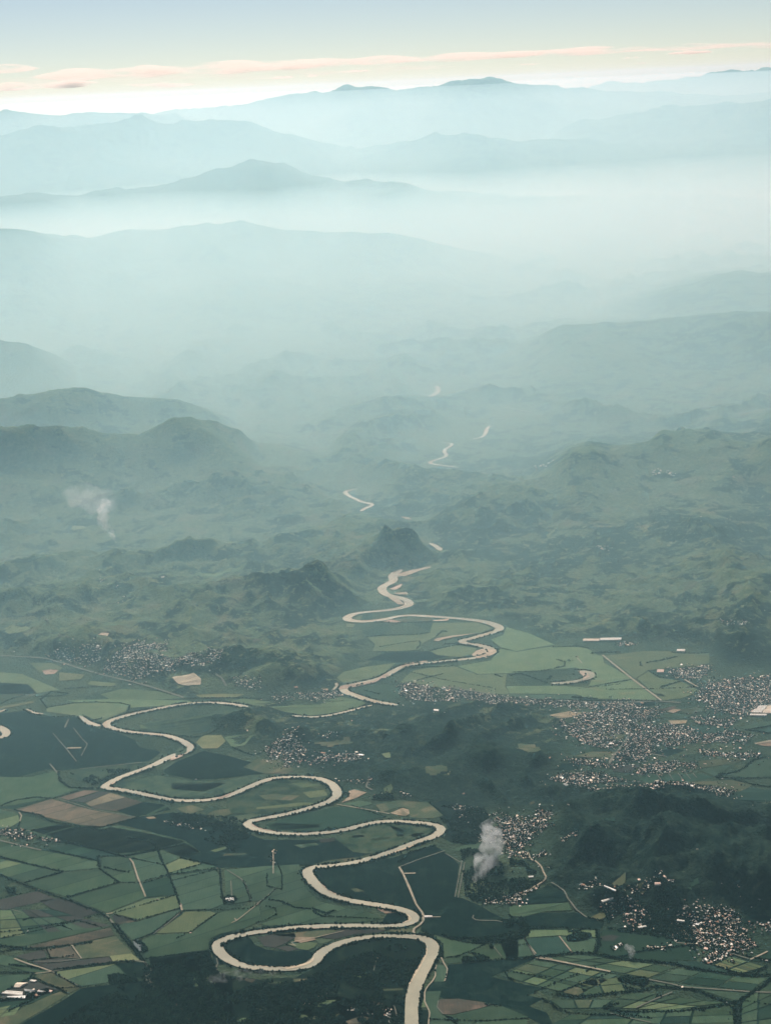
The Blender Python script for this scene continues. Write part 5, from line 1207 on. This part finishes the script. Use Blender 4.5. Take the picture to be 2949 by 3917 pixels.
for i in near:
    o = bpy.data.objects.new('house', mesh_h[roof_i[i]])
    o.location = (allp[i, 0], allp[i, 1], zH[i]); o.rotation_euler = (0, 0, ang[i]); o.scale = (Lh[i], Wh[i], Hh[i])
    COL.objects.link(o)
    full = TOWNS[ti[i]][0] if ti[i] < len(TOWNS) else ''
    if full:
        place = PLACES.get(full, full[full.index('house ') + 6:])
        tn = allp[ti == ti[i], :2]
        fx, fy = (tn[:, 0] < allp[i, 0]).mean(), (tn[:, 1] < allp[i, 1]).mean()
        part = ('near', 'middle', 'far')[min(2, int(fy * 3))] + ' ' + ('left', 'centre', 'right')[min(2, int(fx * 3))]
        lab = ('small', 'mid-sized', 'large')[0 if Lh[i] < 14 else (1 if Lh[i] < 20 else 2)] + ' ' + ROOF_WORD[roof_i[i]] + ' roofed house ' + place + ', ' + part
        tag(o, lab, 'house', 'houses ' + place)
    else:
        tag(o, 'lone ' + ROOF_WORD[roof_i[i]] + ' roofed farmhouse standing by itself among fields or woods', 'house', 'lone farmhouses')
for t_ in range(len(TOWNS) + 1):
    k = np.where((ti == t_) & ~isn)[0]
    if len(k) == 0: continue
    c, s = np.cos(ang[k])[:, None], np.sin(ang[k])[:, None]
    X, Y, Z = HV[None, :, 0] * Lh[k, None], HV[None, :, 1] * Wh[k, None], HV[None, :, 2] * Hh[k, None]
    V = np.stack([X * c - Y * s + allp[k, :1], X * s + Y * c + allp[k, 1:2], Z + zH[k, None]], -1).reshape(-1, 3)
    F = (HT[None] + (np.arange(len(k)) * len(HV))[:, None, None]).reshape(-1, 3)
    mi = np.where(HM[None] == 0, 0, 1 + roof_i[k, None]).ravel()
    o = link(bpy.data.objects.new('town_houses', mesh_np('town_houses', V, F, None, False, [WALL] + ROOFS, mi)), kind='stuff')
    lab = (TOWNS[t_][0].replace('house', 'houses', 1) if t_ < len(TOWNS) else 'lone pale farmhouses scattered over plain and hills')
    tag(o, lab, 'houses')
# trees and bare lots between the houses
tt = allp[:, :2][rng.integers(0, nH, int(nH * 1.8))]; tt = tt + rng.normal(0, 17, tt.shape)
tt = tt[far_from_river(tt, 6)]
blobs('garden_trees', tt, 4.0, 7.0, z=2.0, label='dark garden trees scattered between the houses of the towns')

# ------------------------------------------------------------------ larger buildings
def hall(name, crop, quad, h, roofc, label, cat, group=None, bays=1, wallm=None):
    """long building on a four cornered footprint: walls, one gabled roof per bay"""
    q = P(crop, quad)
    base = float(height(q[:, 0], q[:, 1]).max()) + 3.4
    c = q.mean(0)
    r = bpy.data.objects.new(name, None); COL.objects.link(r); r.location = (c[0], c[1], base)
    tag(r, label, cat, group)
    q = q - c
    V = [(x, y, -3) for x, y in q] + [(x, y, h) for x, y in q]
    F = [(i, (i + 1) % 4, 4 + (i + 1) % 4, 4 + i) for i in range(4)] + [(4, 5, 6, 7)]
    link(bpy.data.objects.new('wall', mesh_np('wall', V, F, wallm or WALL)), r)
    for b in range(bays):
        f0, f1 = b / bays + 0.012, (b + 1) / bays - 0.012
        A_, B_ = q[0] * (1 - f0) + q[3] * f0, q[1] * (1 - f0) + q[2] * f0
        C_, D_ = q[1] * (1 - f1) + q[2] * f1, q[0] * (1 - f1) + q[3] * f1
        m1, m2 = (A_ + D_) / 2, (B_ + C_) / 2
        rise = 0.16 * np.hypot(*(A_ - D_))
        z0 = h + 0.3
        RV = [(*A_, z0), (*B_, z0), (*C_, z0), (*D_, z0), (*m1, z0 + rise), (*m2, z0 + rise)]
        RF = [(0, 1, 5, 4), (2, 3, 4, 5), (1, 2, 5, 5), (3, 0, 4, 4)]
        me = bpy.data.meshes.new('roof'); me.from_pydata([tuple(map(float, v)) for v in RV], [], [f if f[2] != f[3] else f[:3] for f in RF]); me.materials.append(roofc)
        link(bpy.data.objects.new('roof', me), r)
    # a row of door openings along the side facing the yard
    for k in range(3):
        f = (k + 0.5) / 3
        p0 = q[3] * (1 - f) + q[2] * f
        d_ = (q[2] - q[3]) / (np.hypot(*(q[2] - q[3])) + 1e-9); nn = np.array([d_[1], -d_[0]])
        a_, b_ = p0 - d_ * 2.5 + nn * 0.15, p0 + d_ * 2.5 + nn * 0.15
        me = bpy.data.meshes.new('door'); me.from_pydata([(*a_, 0), (*b_, 0), (*b_, h * .7), (*a_, h * .7)], [], [(0, 1, 2, 3)]); me.materials.append(ROOFS[4])
        link(bpy.data.objects.new('door', me), r)
    return r
W_, Z_, Cm, Pk = ROOFS[0], ROOFS[1], ROOFS[2], ROOFS[5]
hall('farm_shed', 'Y', [(80, 955), (248, 968), (245, 1008), (20, 985)], 8, W_, 'long white roofed shed at the lower left edge, the largest of the farmyard', 'shed', 'white sheds of the bottom left farmyard', 2)
hall('farm_shed', 'Y', [(185, 875), (228, 872), (245, 868), (150, 918)][0:0] or [(190, 870), (305, 872), (210, 922), (150, 918)], 8, Cm, 'slanting white roofed shed in the middle of the bottom left farmyard', 'shed', 'white sheds of the bottom left farmyard', 1)
hall('farm_shed', 'Y', [(340, 838), (400, 845), (375, 862), (320, 852)], 7, W_, 'small white roofed shed at the tip of the bottom left farmyard', 'shed', 'white sheds of the bottom left farmyard', 1)
hall('farm_shed', 'Y', [(90, 1012), (290, 1005), (270, 1035), (70, 1025)], 6, Z_, 'low zinc roofed shed nearest the bottom edge of the farmyard', 'shed', 'white sheds of the bottom left farmyard', 1)
hall('farm_shed', 'Y', [(260, 935), (380, 950), (370, 962), (270, 958)], 6, Z_, 'narrow grey roofed shed between the two rows of the farmyard', 'shed', 'white sheds of the bottom left farmyard', 1)
hall('farm_shed', 'Y', [(410, 950), (480, 958), (470, 970), (400, 966)], 6, Z_, 'short grey roofed shed at the right end of the bottom left farmyard', 'shed', 'white sheds of the bottom left farmyard', 1)
hall('field_hall', 'A', [(1440, 398), (1488, 394), (1492, 416), (1438, 420)], 8, Z_, 'pale grey hall in a ring of trees in the left middle fields', 'hall')
hall('warehouse', 'F', [(1598, 172), (1645, 172), (1600, 218), (1538, 216)], 11, W_, 'white roofed warehouse, leftmost of the slanting pair by the right edge', 'warehouse', 'white warehouses at the right edge', 2)
hall('warehouse', 'F', [(1652, 172), (1760, 172), (1700, 222), (1606, 219)], 11, Cm, 'white roofed warehouse cut by the right edge of the big town', 'warehouse', 'white warehouses at the right edge', 2)
hall('warehouse', 'F', [(1530, 224), (1638, 226), (1632, 236), (1526, 234)], 10, W_, 'thin long white warehouse in front of the slanting pair', 'warehouse', 'white warehouses at the right edge', 1)
hall('barn', 'C', [(580, 478), (655, 458), (662, 464), (590, 488)], 7, W_, 'long white barn below the dark hill, the upper of two in line', 'barn', 'long barns in the lower right hamlets', 1)
hall('barn', 'C', [(600, 425), (680, 458), (672, 464), (600, 432)], 6, Z_, 'thin grey barn lying across the lane above the long white barn', 'barn', 'long barns in the lower right hamlets', 1)
hall('barn', 'C', [(812, 598), (868, 588), (872, 596), (820, 606)], 7, W_, 'white barn among the lower right hamlets near the dark wood', 'barn', 'long barns in the lower right hamlets', 1)
hall('barn', 'C', [(1064, 568), (1112, 574), (1110, 582), (1062, 576)], 7, W_, 'white barn at the left end of the lower right town', 'barn', 'long barns in the lower right hamlets', 1)
hall('school', 'C', [(920, 434), (955, 432), (962, 444), (925, 448)], 9, Pk, 'pink roofed school building alone on the slope over the hamlets', 'school')
hall('depot', 'B', [(1072, 510), (1120, 510), (1122, 520), (1070, 522)], 7, W_, 'cream roofed depot in the dark field beside the straight track', 'depot')
hall('factory', 'H', [(470, 912), (570, 912), (570, 926), (465, 926)], 12, Cm, 'long cream factory roof at the head of the green valley, left part', 'factory', 'factory halls at the head of the green valley', 1)
hall('factory', 'H', [(575, 910), (712, 908), (708, 922), (575, 924)], 12, W_, 'long white factory roof at the head of the green valley, right part', 'factory', 'factory halls at the head of the green valley', 1)
hall('mill', 'H', [(1065, 980), (1118, 980), (1112, 993), (1062, 992)], 14, W_, 'white mill at the far edge of the green valley fields', 'mill')
hall('stable', 'H', [(940, 1106), (982, 1106), (980, 1124), (935, 1124)], 9, Pk, 'pink roofed stable left of the small valley town', 'stable', None, 2)
hall('villa', 'E', [(1132, 228), (1165, 232), (1162, 242), (1130, 238)], 10, W_, 'white roofed villa on top of the central hills', 'villa')

# the pale pond beside the canal and the quarry
pond = sheet('pond', P('A', [(850, 668), (880, 660), (905, 690), (935, 705), (930, 730), (890, 735), (860, 700)]), None, LAYER['bar'], None, 6, 30)
pm = NT('pond_water'); pm.done((0.10, 0.125, 0.13), 0.8, 0.1); pond.data.materials.append(pm.mat); pond['kind'] = 'structure'
for pts, c in (([(1100, 1190), (1180, 1180), (1240, 1175), (1290, 1200), (1280, 1222), (1200, 1225), (1140, 1215)], 'L'), ([(630, 985), (660, 968), (705, 968), (690, 995), (650, 1000)], 'L'), ([(420, 1228), (455, 1225), (460, 1240), (430, 1242)], 'G')):
    sheet('quarry', P(c, pts), M['soil' if c == 'G' else 'sand'], 6.0, ground, 18, 40)
# clearings on hill slopes are draped on the terrain
def drape(crop, pts, m_, name='pasture', n=14, lift=5.0):
    w = P(crop, pts); lo, hi = w.min(0), w.max(0)
    nx = max(4, int((hi[0] - lo[0]) / 28)); ny = max(4, int((hi[1] - lo[1]) / 28))
    nx, ny = min(nx, 60), min(ny, 60)
    gx, gy = np.meshgrid(np.linspace(lo[0], hi[0], nx), np.linspace(lo[1], hi[1], ny))
    jx = gx + 40 * fbm(gx, gy, 150, 3, 7); jy = gy + 40 * fbm(gx, gy, 150, 3, 8)
    keep = inpoly(jx, jy, w)
    idx = np.arange(nx * ny).reshape(ny, nx)
    cell = keep[:-1, :-1] & keep[1:, :-1] & keep[:-1, 1:] & keep[1:, 1:]
    F = np.stack([idx[:-1, :-1][cell], idx[:-1, 1:][cell], idx[1:, 1:][cell], idx[1:, :-1][cell]], 1)
    if len(F) == 0: return
    V = np.c_[gx.ravel(), gy.ravel(), height(gx.ravel(), gy.ravel()) + lift]
    used = np.unique(F); rm = np.full(len(V), -1); rm[used] = np.arange(len(used))
    c = V[used].mean(0)
    o = link(bpy.data.objects.new(name, mesh_np(name, V[used] - c, rm[F], M[m_], True)), ground); o.location = c
    return o
for c, p, m_ in [
    ('L', [(20, 850), (90, 835), (180, 850), (260, 900), (120, 910), (20, 880)], 'light'), ('L', [(650, 900), (720, 865), (820, 880), (760, 920)], 'light'), ('L', [(1040, 850), (1110, 830), (1170, 855), (1080, 862)], 'yellow'),
    ('L', [(460, 500), (520, 480), (530, 500), (470, 525)], 'light'), ('L', [(960, 645), (1010, 635), (1050, 665), (980, 665)], 'yellow'), ('L', [(590, 690), (630, 670), (625, 700), (570, 720)], 'light'), ('L', [(280, 790), (330, 780), (310, 800)], 'light'),
    ('L', [(1280, 380), (1400, 350), (1540, 320), (1500, 370), (1380, 440), (1300, 430)], 'light'), ('L', [(1220, 530), (1400, 500), (1640, 470), (1500, 520), (1300, 560)], 'light'), ('L', [(450, 215), (560, 205), (540, 230), (460, 235)], 'yellow'), ('L', [(760, 335), (830, 335), (820, 350), (770, 348)], 'yellow'),
    ('L', [(1540, 150), (1610, 148), (1600, 165), (1550, 162)], 'light'), ('L', [(1500, 790), (1640, 790), (1620, 800), (1510, 800)], 'light'), ('L', [(320, 570), (400, 590), (380, 630), (340, 610)], 'light'), ('L', [(830, 560), (900, 570), (880, 590), (840, 585)], 'yellow'), ('L', [(890, 930), (960, 930), (940, 980), (890, 970)], 'olive'), ('L', [(1590, 960), (1650, 930), (1665, 960), (1600, 990)], 'olive'),
    ('G', [(80, 120), (240, 105), (260, 120), (100, 135)], 'light'), ('G', [(520, 275), (650, 262), (680, 275), (600, 295)], 'light'), ('G', [(200, 310), (260, 318), (250, 335), (205, 325)], 'yellow'), ('G', [(80, 290), (150, 280), (130, 320), (80, 330)], 'light'), ('G', [(20, 490), (80, 495), (70, 525), (10, 525)], 'yellow'),
    ('G', [(330, 975), (420, 970), (440, 1010), (350, 1025)], 'olive'), ('G', [(370, 1030), (450, 1035), (440, 1065), (380, 1060)], 'light'), ('G', [(100, 1090), (200, 1085), (220, 1130), (130, 1110)], 'light'), ('G', [(600, 650), (690, 645), (660, 680), (600, 680)], 'light'), ('G', [(210, 735), (300, 735), (280, 755), (220, 755)], 'light'), ('G', [(330, 680), (440, 690), (420, 710), (340, 700)], 'light'),
    ('G', [(200, 660), (270, 665), (300, 690), (230, 685)], 'olive'), ('G', [(640, 1060), (760, 1040), (720, 1075), (630, 1090)], 'olive'), ('G', [(1540, 480), (1665, 460), (1660, 490), (1560, 500)], 'light'), ('G', [(270, 1150), (340, 1140), (360, 1200), (300, 1230)], 'olive'),
    ('H', [(840, 260), (910, 245), (870, 300), (840, 300)], 'yellow'), ('H', [(770, 310), (820, 300), (810, 325), (780, 325)], 'light'), ('H', [(540, 290), (575, 260), (570, 310)], 'light'), ('H', [(440, 300), (490, 290), (490, 315), (450, 318)], 'light'), ('H', [(1000, 350), (1050, 350), (1030, 380), (995, 385)], 'yellow'), ('H', [(220, 270), (330, 200), (360, 200), (240, 300)], 'light'),
    ('H', [(1090, 600), (1140, 575), (1230, 600), (1180, 625), (1100, 650)], 'olive'), ('H', [(900, 640), (960, 620), (980, 660), (910, 665)], 'light'), ('H', [(850, 690), (880, 680), (870, 718), (852, 718)], 'yellow'), ('H', [(1290, 30), (1340, 10), (1390, 30), (1330, 50)], 'light'), ('H', [(1395, 25), (1440, 20), (1420, 40)], 'soil'), ('H', [(100, 640), (220, 630), (180, 670), (110, 665)], 'light'), ('H', [(150, 430), (250, 420), (230, 445), (160, 450)], 'light'),
    ('H', [(800, 820), (900, 815), (880, 850), (810, 850)], 'light'), ('H', [(860, 920), (1000, 905), (1100, 890), (1000, 925), (870, 935)], 'olive'), ('H', [(270, 740), (330, 740), (310, 760)], 'olive'), ('H', [(1480, 285), (1520, 285), (1520, 305), (1485, 300)], 'light'), ('H', [(480, 560), (560, 540), (550, 570)], 'olive'), ('H', [(1360, 520), (1450, 520), (1400, 535)], 'light'),
    ('J', [(1360, 625), (1430, 625), (1420, 640), (1365, 638)], 'light'), ('J', [(1400, 790), (1440, 785), (1450, 805), (1410, 808)], 'light'), ('J', [(1300, 640), (1350, 620), (1330, 670), (1280, 680)], 'light'), ('I', [(640, 190), (900, 178), (980, 200), (700, 197)], 'yellow'), ('I', [(780, 710), (850, 705), (840, 720), (790, 720)], 'olive'), ('I', [(1150, 655), (1190, 670), (1170, 690), (1150, 685)], 'light'),
    ('I', [(740, 790), (860, 782), (860, 800), (760, 805)], 'light'), ('E', [(1060, 600), (1200, 570), (1240, 620), (1150, 660), (1060, 650)], 'olive'), ('E', [(380, 400), (600, 390), (640, 420), (480, 440), (330, 430)], 'olive'), ('E', [(900, 340), (960, 330), (940, 360)], 'light'), ('E', [(1420, 580), (1470, 580), (1450, 605)], 'light'),
    ('C', [(800, 280), (1020, 190), (980, 260), (860, 330)], 'wood'), ('C', [(1100, 420), (1300, 330), (1500, 190), (1520, 200), (1320, 350), (1120, 450)], 'deep'), ('F', [(40, 440), (180, 430), (220, 500), (120, 530), (40, 490)], 'olive'), ('F', [(100, 790), (180, 780), (160, 820), (110, 825)], 'olive'), ('F', [(600, 950), (660, 910), (700, 960), (560, 1020)], 'deep')]:
    drape(c, p, m_)

# ------------------------------------------------------------------ smoke
def smoke(name, path, radii, dens, label, seed, color=(0.95, 0.98, 1.0), wl=90, lo=0.42, hi=0.62):
    rs = np.random.default_rng(seed)
    path = np.asarray(path, float); n = 26
    t = np.linspace(0, len(path) - 1, n)
    c = np.stack([np.interp(t, np.arange(len(path)), path[:, k]) for k in range(3)], 1)
    r = np.interp(t, np.arange(len(path)), radii)
    m_ = 16
    V = []
    for i in range(n):
        tg = c[min(i + 1, n - 1)] - c[max(i - 1, 0)]; tg /= np.linalg.norm(tg)
        a = np.cross(tg, [0.2, 0.9, 0.3]); a /= np.linalg.norm(a); b = np.cross(tg, a)
        for j in range(m_):
            th = j * 2 * math.pi / m_
            rr = r[i] * (1 + 0.28 * math.sin(3 * th + i * .7 + seed) + 0.12 * rs.standard_normal()) * (0.3 if i == n - 1 else 1)
            V.append(c[i] + rr * (math.cos(th) * a + math.sin(th) * b))
    V = np.array(V); o0 = c[0].copy(); V -= o0
    F = [(i * m_ + j, i * m_ + (j + 1) % m_, (i + 1) * m_ + (j + 1) % m_, (i + 1) * m_ + j) for i in range(n - 1) for j in range(m_)]
    me = bpy.data.meshes.new(name)
    me.from_pydata([tuple(v) for v in V], [], F + [tuple(range(m_))[::-1], tuple((n - 1) * m_ + j for j in range(m_))])
    t_ = bpy.data.materials.new(name); t_.use_nodes = True
    nn, ll = t_.node_tree.nodes, t_.node_tree.links; nn.remove(nn['Principled BSDF'])
    v = nn.new('ShaderNodeVolumePrincipled'); v.inputs['Color'].default_value = (*color, 1); v.inputs['Anisotropy'].default_value = 0.72
    g = nn.new('ShaderNodeNewGeometry'); ns = nn.new('ShaderNodeTexNoise'); ns.inputs['Scale'].default_value = 1 / wl; ns.inputs['Detail'].default_value = 4; ns.inputs['Roughness'].default_value = 0.6; ns.inputs['Distortion'].default_value = 0.5
    ll.new(g.outputs['Position'], ns.inputs['Vector'])
    mr = nn.new('ShaderNodeMapRange'); mr.inputs[1].default_value = lo; mr.inputs[2].default_value = hi; mr.inputs[4].default_value = dens
    ll.new(ns.outputs['Fac'], mr.inputs[0]); ll.new(mr.outputs[0], v.inputs['Density']); ll.new(v.outputs[0], nn['Material Output'].inputs['Volume'])
    me.materials.append(t_)
    o = link(bpy.data.objects.new(name, me), kind='stuff'); o.location = o0
    return tag(o, label, 'smoke')
def base3(c, p, h=0):
    w = P(c, [p])[0]; return np.array([w[0], w[1], float(height(w[None, 0], w[None, 1])[0]) + h])
b1 = base3('L', (748, 298))
smoke('smoke_plume', [b1, b1 + [-70, 40, 110], b1 + [-190, 120, 230], b1 + [-215, 260, 380], b1 + [-150, 420, 500]], [12, 42, 66, 88, 60], 0.011, 'pale smoke column rising from a fire on the left hills', 3, wl=90, lo=0.4, hi=0.64)
smoke('smoke_veil', [b1 + [-60, 240, 420], b1 + [-160, 330, 480], b1 + [-380, 420, 520], b1 + [-640, 560, 540], b1 + [-820, 700, 540]], [90, 170, 190, 150, 60], 0.0017, 'thin smoke veil drifting left above the smoke column on the left hills', 4, wl=150, lo=0.36, hi=0.66)
b2 = base3('B', (1385, 300))
smoke('smoke_plume', [b2, b2 + [60, 90, 50], b2 + [150, 260, 120], b2 + [185, 430, 190], b2 + [130, 560, 240]], [26, 62, 92, 84, 40], 0.024, 'white smoke over a burning field beside the right hand village', 5, wl=75, lo=0.42, hi=0.72)
b3 = base3('C', (770, 792))
smoke('smoke_plume', [b3, b3 + [5, 15, 25], b3 + [12, 45, 60], b3 + [-30, 80, 80]], [7, 16, 28, 18], 0.028, 'small upright white smoke puff beside the long tree lined ditch, lower right', 8, wl=20, lo=0.38, hi=0.6)
b4 = base3('Z', (1615, 628))
smoke('smoke_plume', [b4, b4 + [-60, -5, 10], b4 + [-190, -10, 22], b4 + [-380, -60, 38], b4 + [-520, -100, 40]], [8, 20, 32, 42, 26], 0.0075, 'thin low smoke trailing left from the bank of the lowest river bend', 11, wl=50, lo=0.45, hi=0.68)

# ------------------------------------------------------------------ clouds on the horizon, beyond the haze
def cloud(u0, u1, v0, v1, D, dens, label, seed, depth=9000, group=None):
    d = ray(src('W', [(u0, (v0 + v1) / 2), (u1, (v0 + v1) / 2), ((u0 + u1) / 2, v0), ((u0 + u1) / 2, v1)]))
    hd = np.hypot(d[:, 0], d[:, 1]); az = np.arctan2(d[:, 0], d[:, 1]); el = d[:, 2] / hd
    zc = CAM_Z + D * (el[0] + el[1]) / 2
    zt, zb = CAM_Z + D * max(el[2], el[3]), CAM_Z + D * min(el[2], el[3])
    half = abs(az[1] - az[0]) / 2 * D
    a = (az[0] + az[1]) / 2
    hh = max(zt - zb, 200) / 2
    zc = max((zt + zb) / 2, 6160 + hh * 0.9)
    tilt = 0.0
    n, m_ = 56, 14
    V = []
    rs = np.random.default_rng(seed); ph = rs.uniform(0, 6, 8)
    for i in range(n + 1):
        s = -1 + 2 * i / n
        env = max(0.03, 1 - s ** 4) * (0.85 + 0.15 * math.sin(7 * s + ph[0]))
        zoff = s * half * math.tan(ROLL) * 0.0
        for j in range(m_):
            th = j * 2 * math.pi / m_
            top = math.sin(th)
            r = env * (1 + 0.08 * math.sin(5 * th + 13 * s + ph[3]))
            V.append((s * half, math.cos(th) * depth / 2 * r, hh * 0.85 * (top * r if top > 0 else top * r * 0.7)))
    V = np.array(V)
    F = [(i * m_ + j, i * m_ + (j + 1) % m_, (i + 1) * m_ + (j + 1) % m_, (i + 1) * m_ + j) for i in range(n) for j in range(m_)]
    me = bpy.data.meshes.new('cloud'); me.from_pydata([tuple(v) for v in V], [], F + [tuple(range(m_))[::-1], tuple(n * m_ + j for j in range(m_))])
    me.materials.append(cloud_mat(dens))
    o = bpy.data.objects.new('cloud', me); COL.objects.link(o)
    o.location = (math.sin(a) * D, math.cos(a) * D, zc); o.rotation_euler = (0, 0, -a)
    tag(o, label, 'cloud', group)
    return o
_cm = {}
def cloud_mat(dens):
    if dens in _cm: return _cm[dens]
    t_ = bpy.data.materials.new('cloud_vapour'); t_.use_nodes = True
    nn, ll = t_.node_tree.nodes, t_.node_tree.links; nn.remove(nn['Principled BSDF'])
    v = nn.new('ShaderNodeVolumePrincipled'); v.inputs['Color'].default_value = (0.86, 0.735, 0.68, 1); v.inputs['Anisotropy'].default_value = 0.42
    g = nn.new('ShaderNodeNewGeometry'); mp = nn.new('ShaderNodeMapping'); mp.inputs['Scale'].default_value = (0.42, 0.3, 2.8)
    ns = nn.new('ShaderNodeTexNoise'); ns.inputs['Scale'].default_value = 1 / 2200; ns.inputs['Detail'].default_value = 5; ns.inputs['Roughness'].default_value = 0.62
    ll.new(g.outputs['Position'], mp.inputs[0]); ll.new(mp.outputs[0], ns.inputs['Vector'])
    mr = nn.new('ShaderNodeMapRange'); mr.inputs[1].default_value = 0.46; mr.inputs[2].default_value = 0.72; mr.inputs[4].default_value = dens
    ll.new(ns.outputs['Fac'], mr.inputs[0]); ll.new(mr.outputs[0], v.inputs['Density']); ll.new(v.outputs[0], nn['Material Output'].inputs['Volume'])
    _cm[dens] = t_
    return t_
G_ = 'flat pink white clouds in a band along the horizon'
for k, (u0_, u1_, v0_, v1_, dn, lb) in enumerate([
    (-330, 90, 136, 176, 3e-4, 'flat pinkish cloud bank at the left edge of the horizon'),
    (60, 420, 140, 180, 3e-4, 'flat pinkish cloud bank over the far left mountains, second from the left'),
    (300, 720, 126, 168, 3e-4, 'long pinkish cloud over the left end of the pale far range'),
    (560, 930, 120, 152, 3e-4, 'pinkish cloud streak left of the highest far peak'),
    (830, 1180, 110, 138, 3e-4, 'pinkish cloud streak directly over the highest far peak'),
    (1060, 1440, 99, 126, 3e-4, 'pinkish cloud streak right of the highest far peak'),
    (1330, 1720, 90, 112, 2.5e-4, 'thin cloud streak at the right edge of the horizon'),
    (-250, 520, 160, 200, 0.5e-4, 'faint pink veil of cloud under the band at the left, above the mountains'),
    (420, 1000, 140, 172, 0.5e-4, 'faint pink veil of cloud under the band left of the highest peak'),
    (1600, 2100, 84, 100, 2.5e-4, 'thin cloud streak running out of the picture on the right')]):
    cloud(u0_, u1_, v0_, v1_, 166000, dn * 1.9, lb, 20 + k, 16000, G_)
for k, (u0_, u1_, v0_, v1_, lb) in enumerate([
    (-60, 232, 172, 200, 'bright low cumulus bank at the left edge just above the mountains'), (240, 425, 176, 197, 'bright low cumulus bank, right of the one at the left edge'),
    (575, 640, 163, 172, 'small puff of cloud over the left end of the far range'), (640, 690, 160, 169, 'tiny puff of cloud right of the small puff over the far range'),
    (730, 800, 150, 158, 'small flat cloud left of the highest peak'), (1115, 1165, 134, 142, 'small flat cloud puff above and right of the highest peak'),
    (1340, 1385, 122, 130, 'lens shaped puff of cloud towards the right end of the far range'), (1345, 1400, 134, 141, 'lower lens shaped puff of cloud towards the right'),
    (1440, 1540, 108, 120, 'slim cloud under the band near the right edge')]):
    cloud(u0_, u1_, v0_, v1_, 156000, 2.4e-3, lb, 50 + k, 3500)
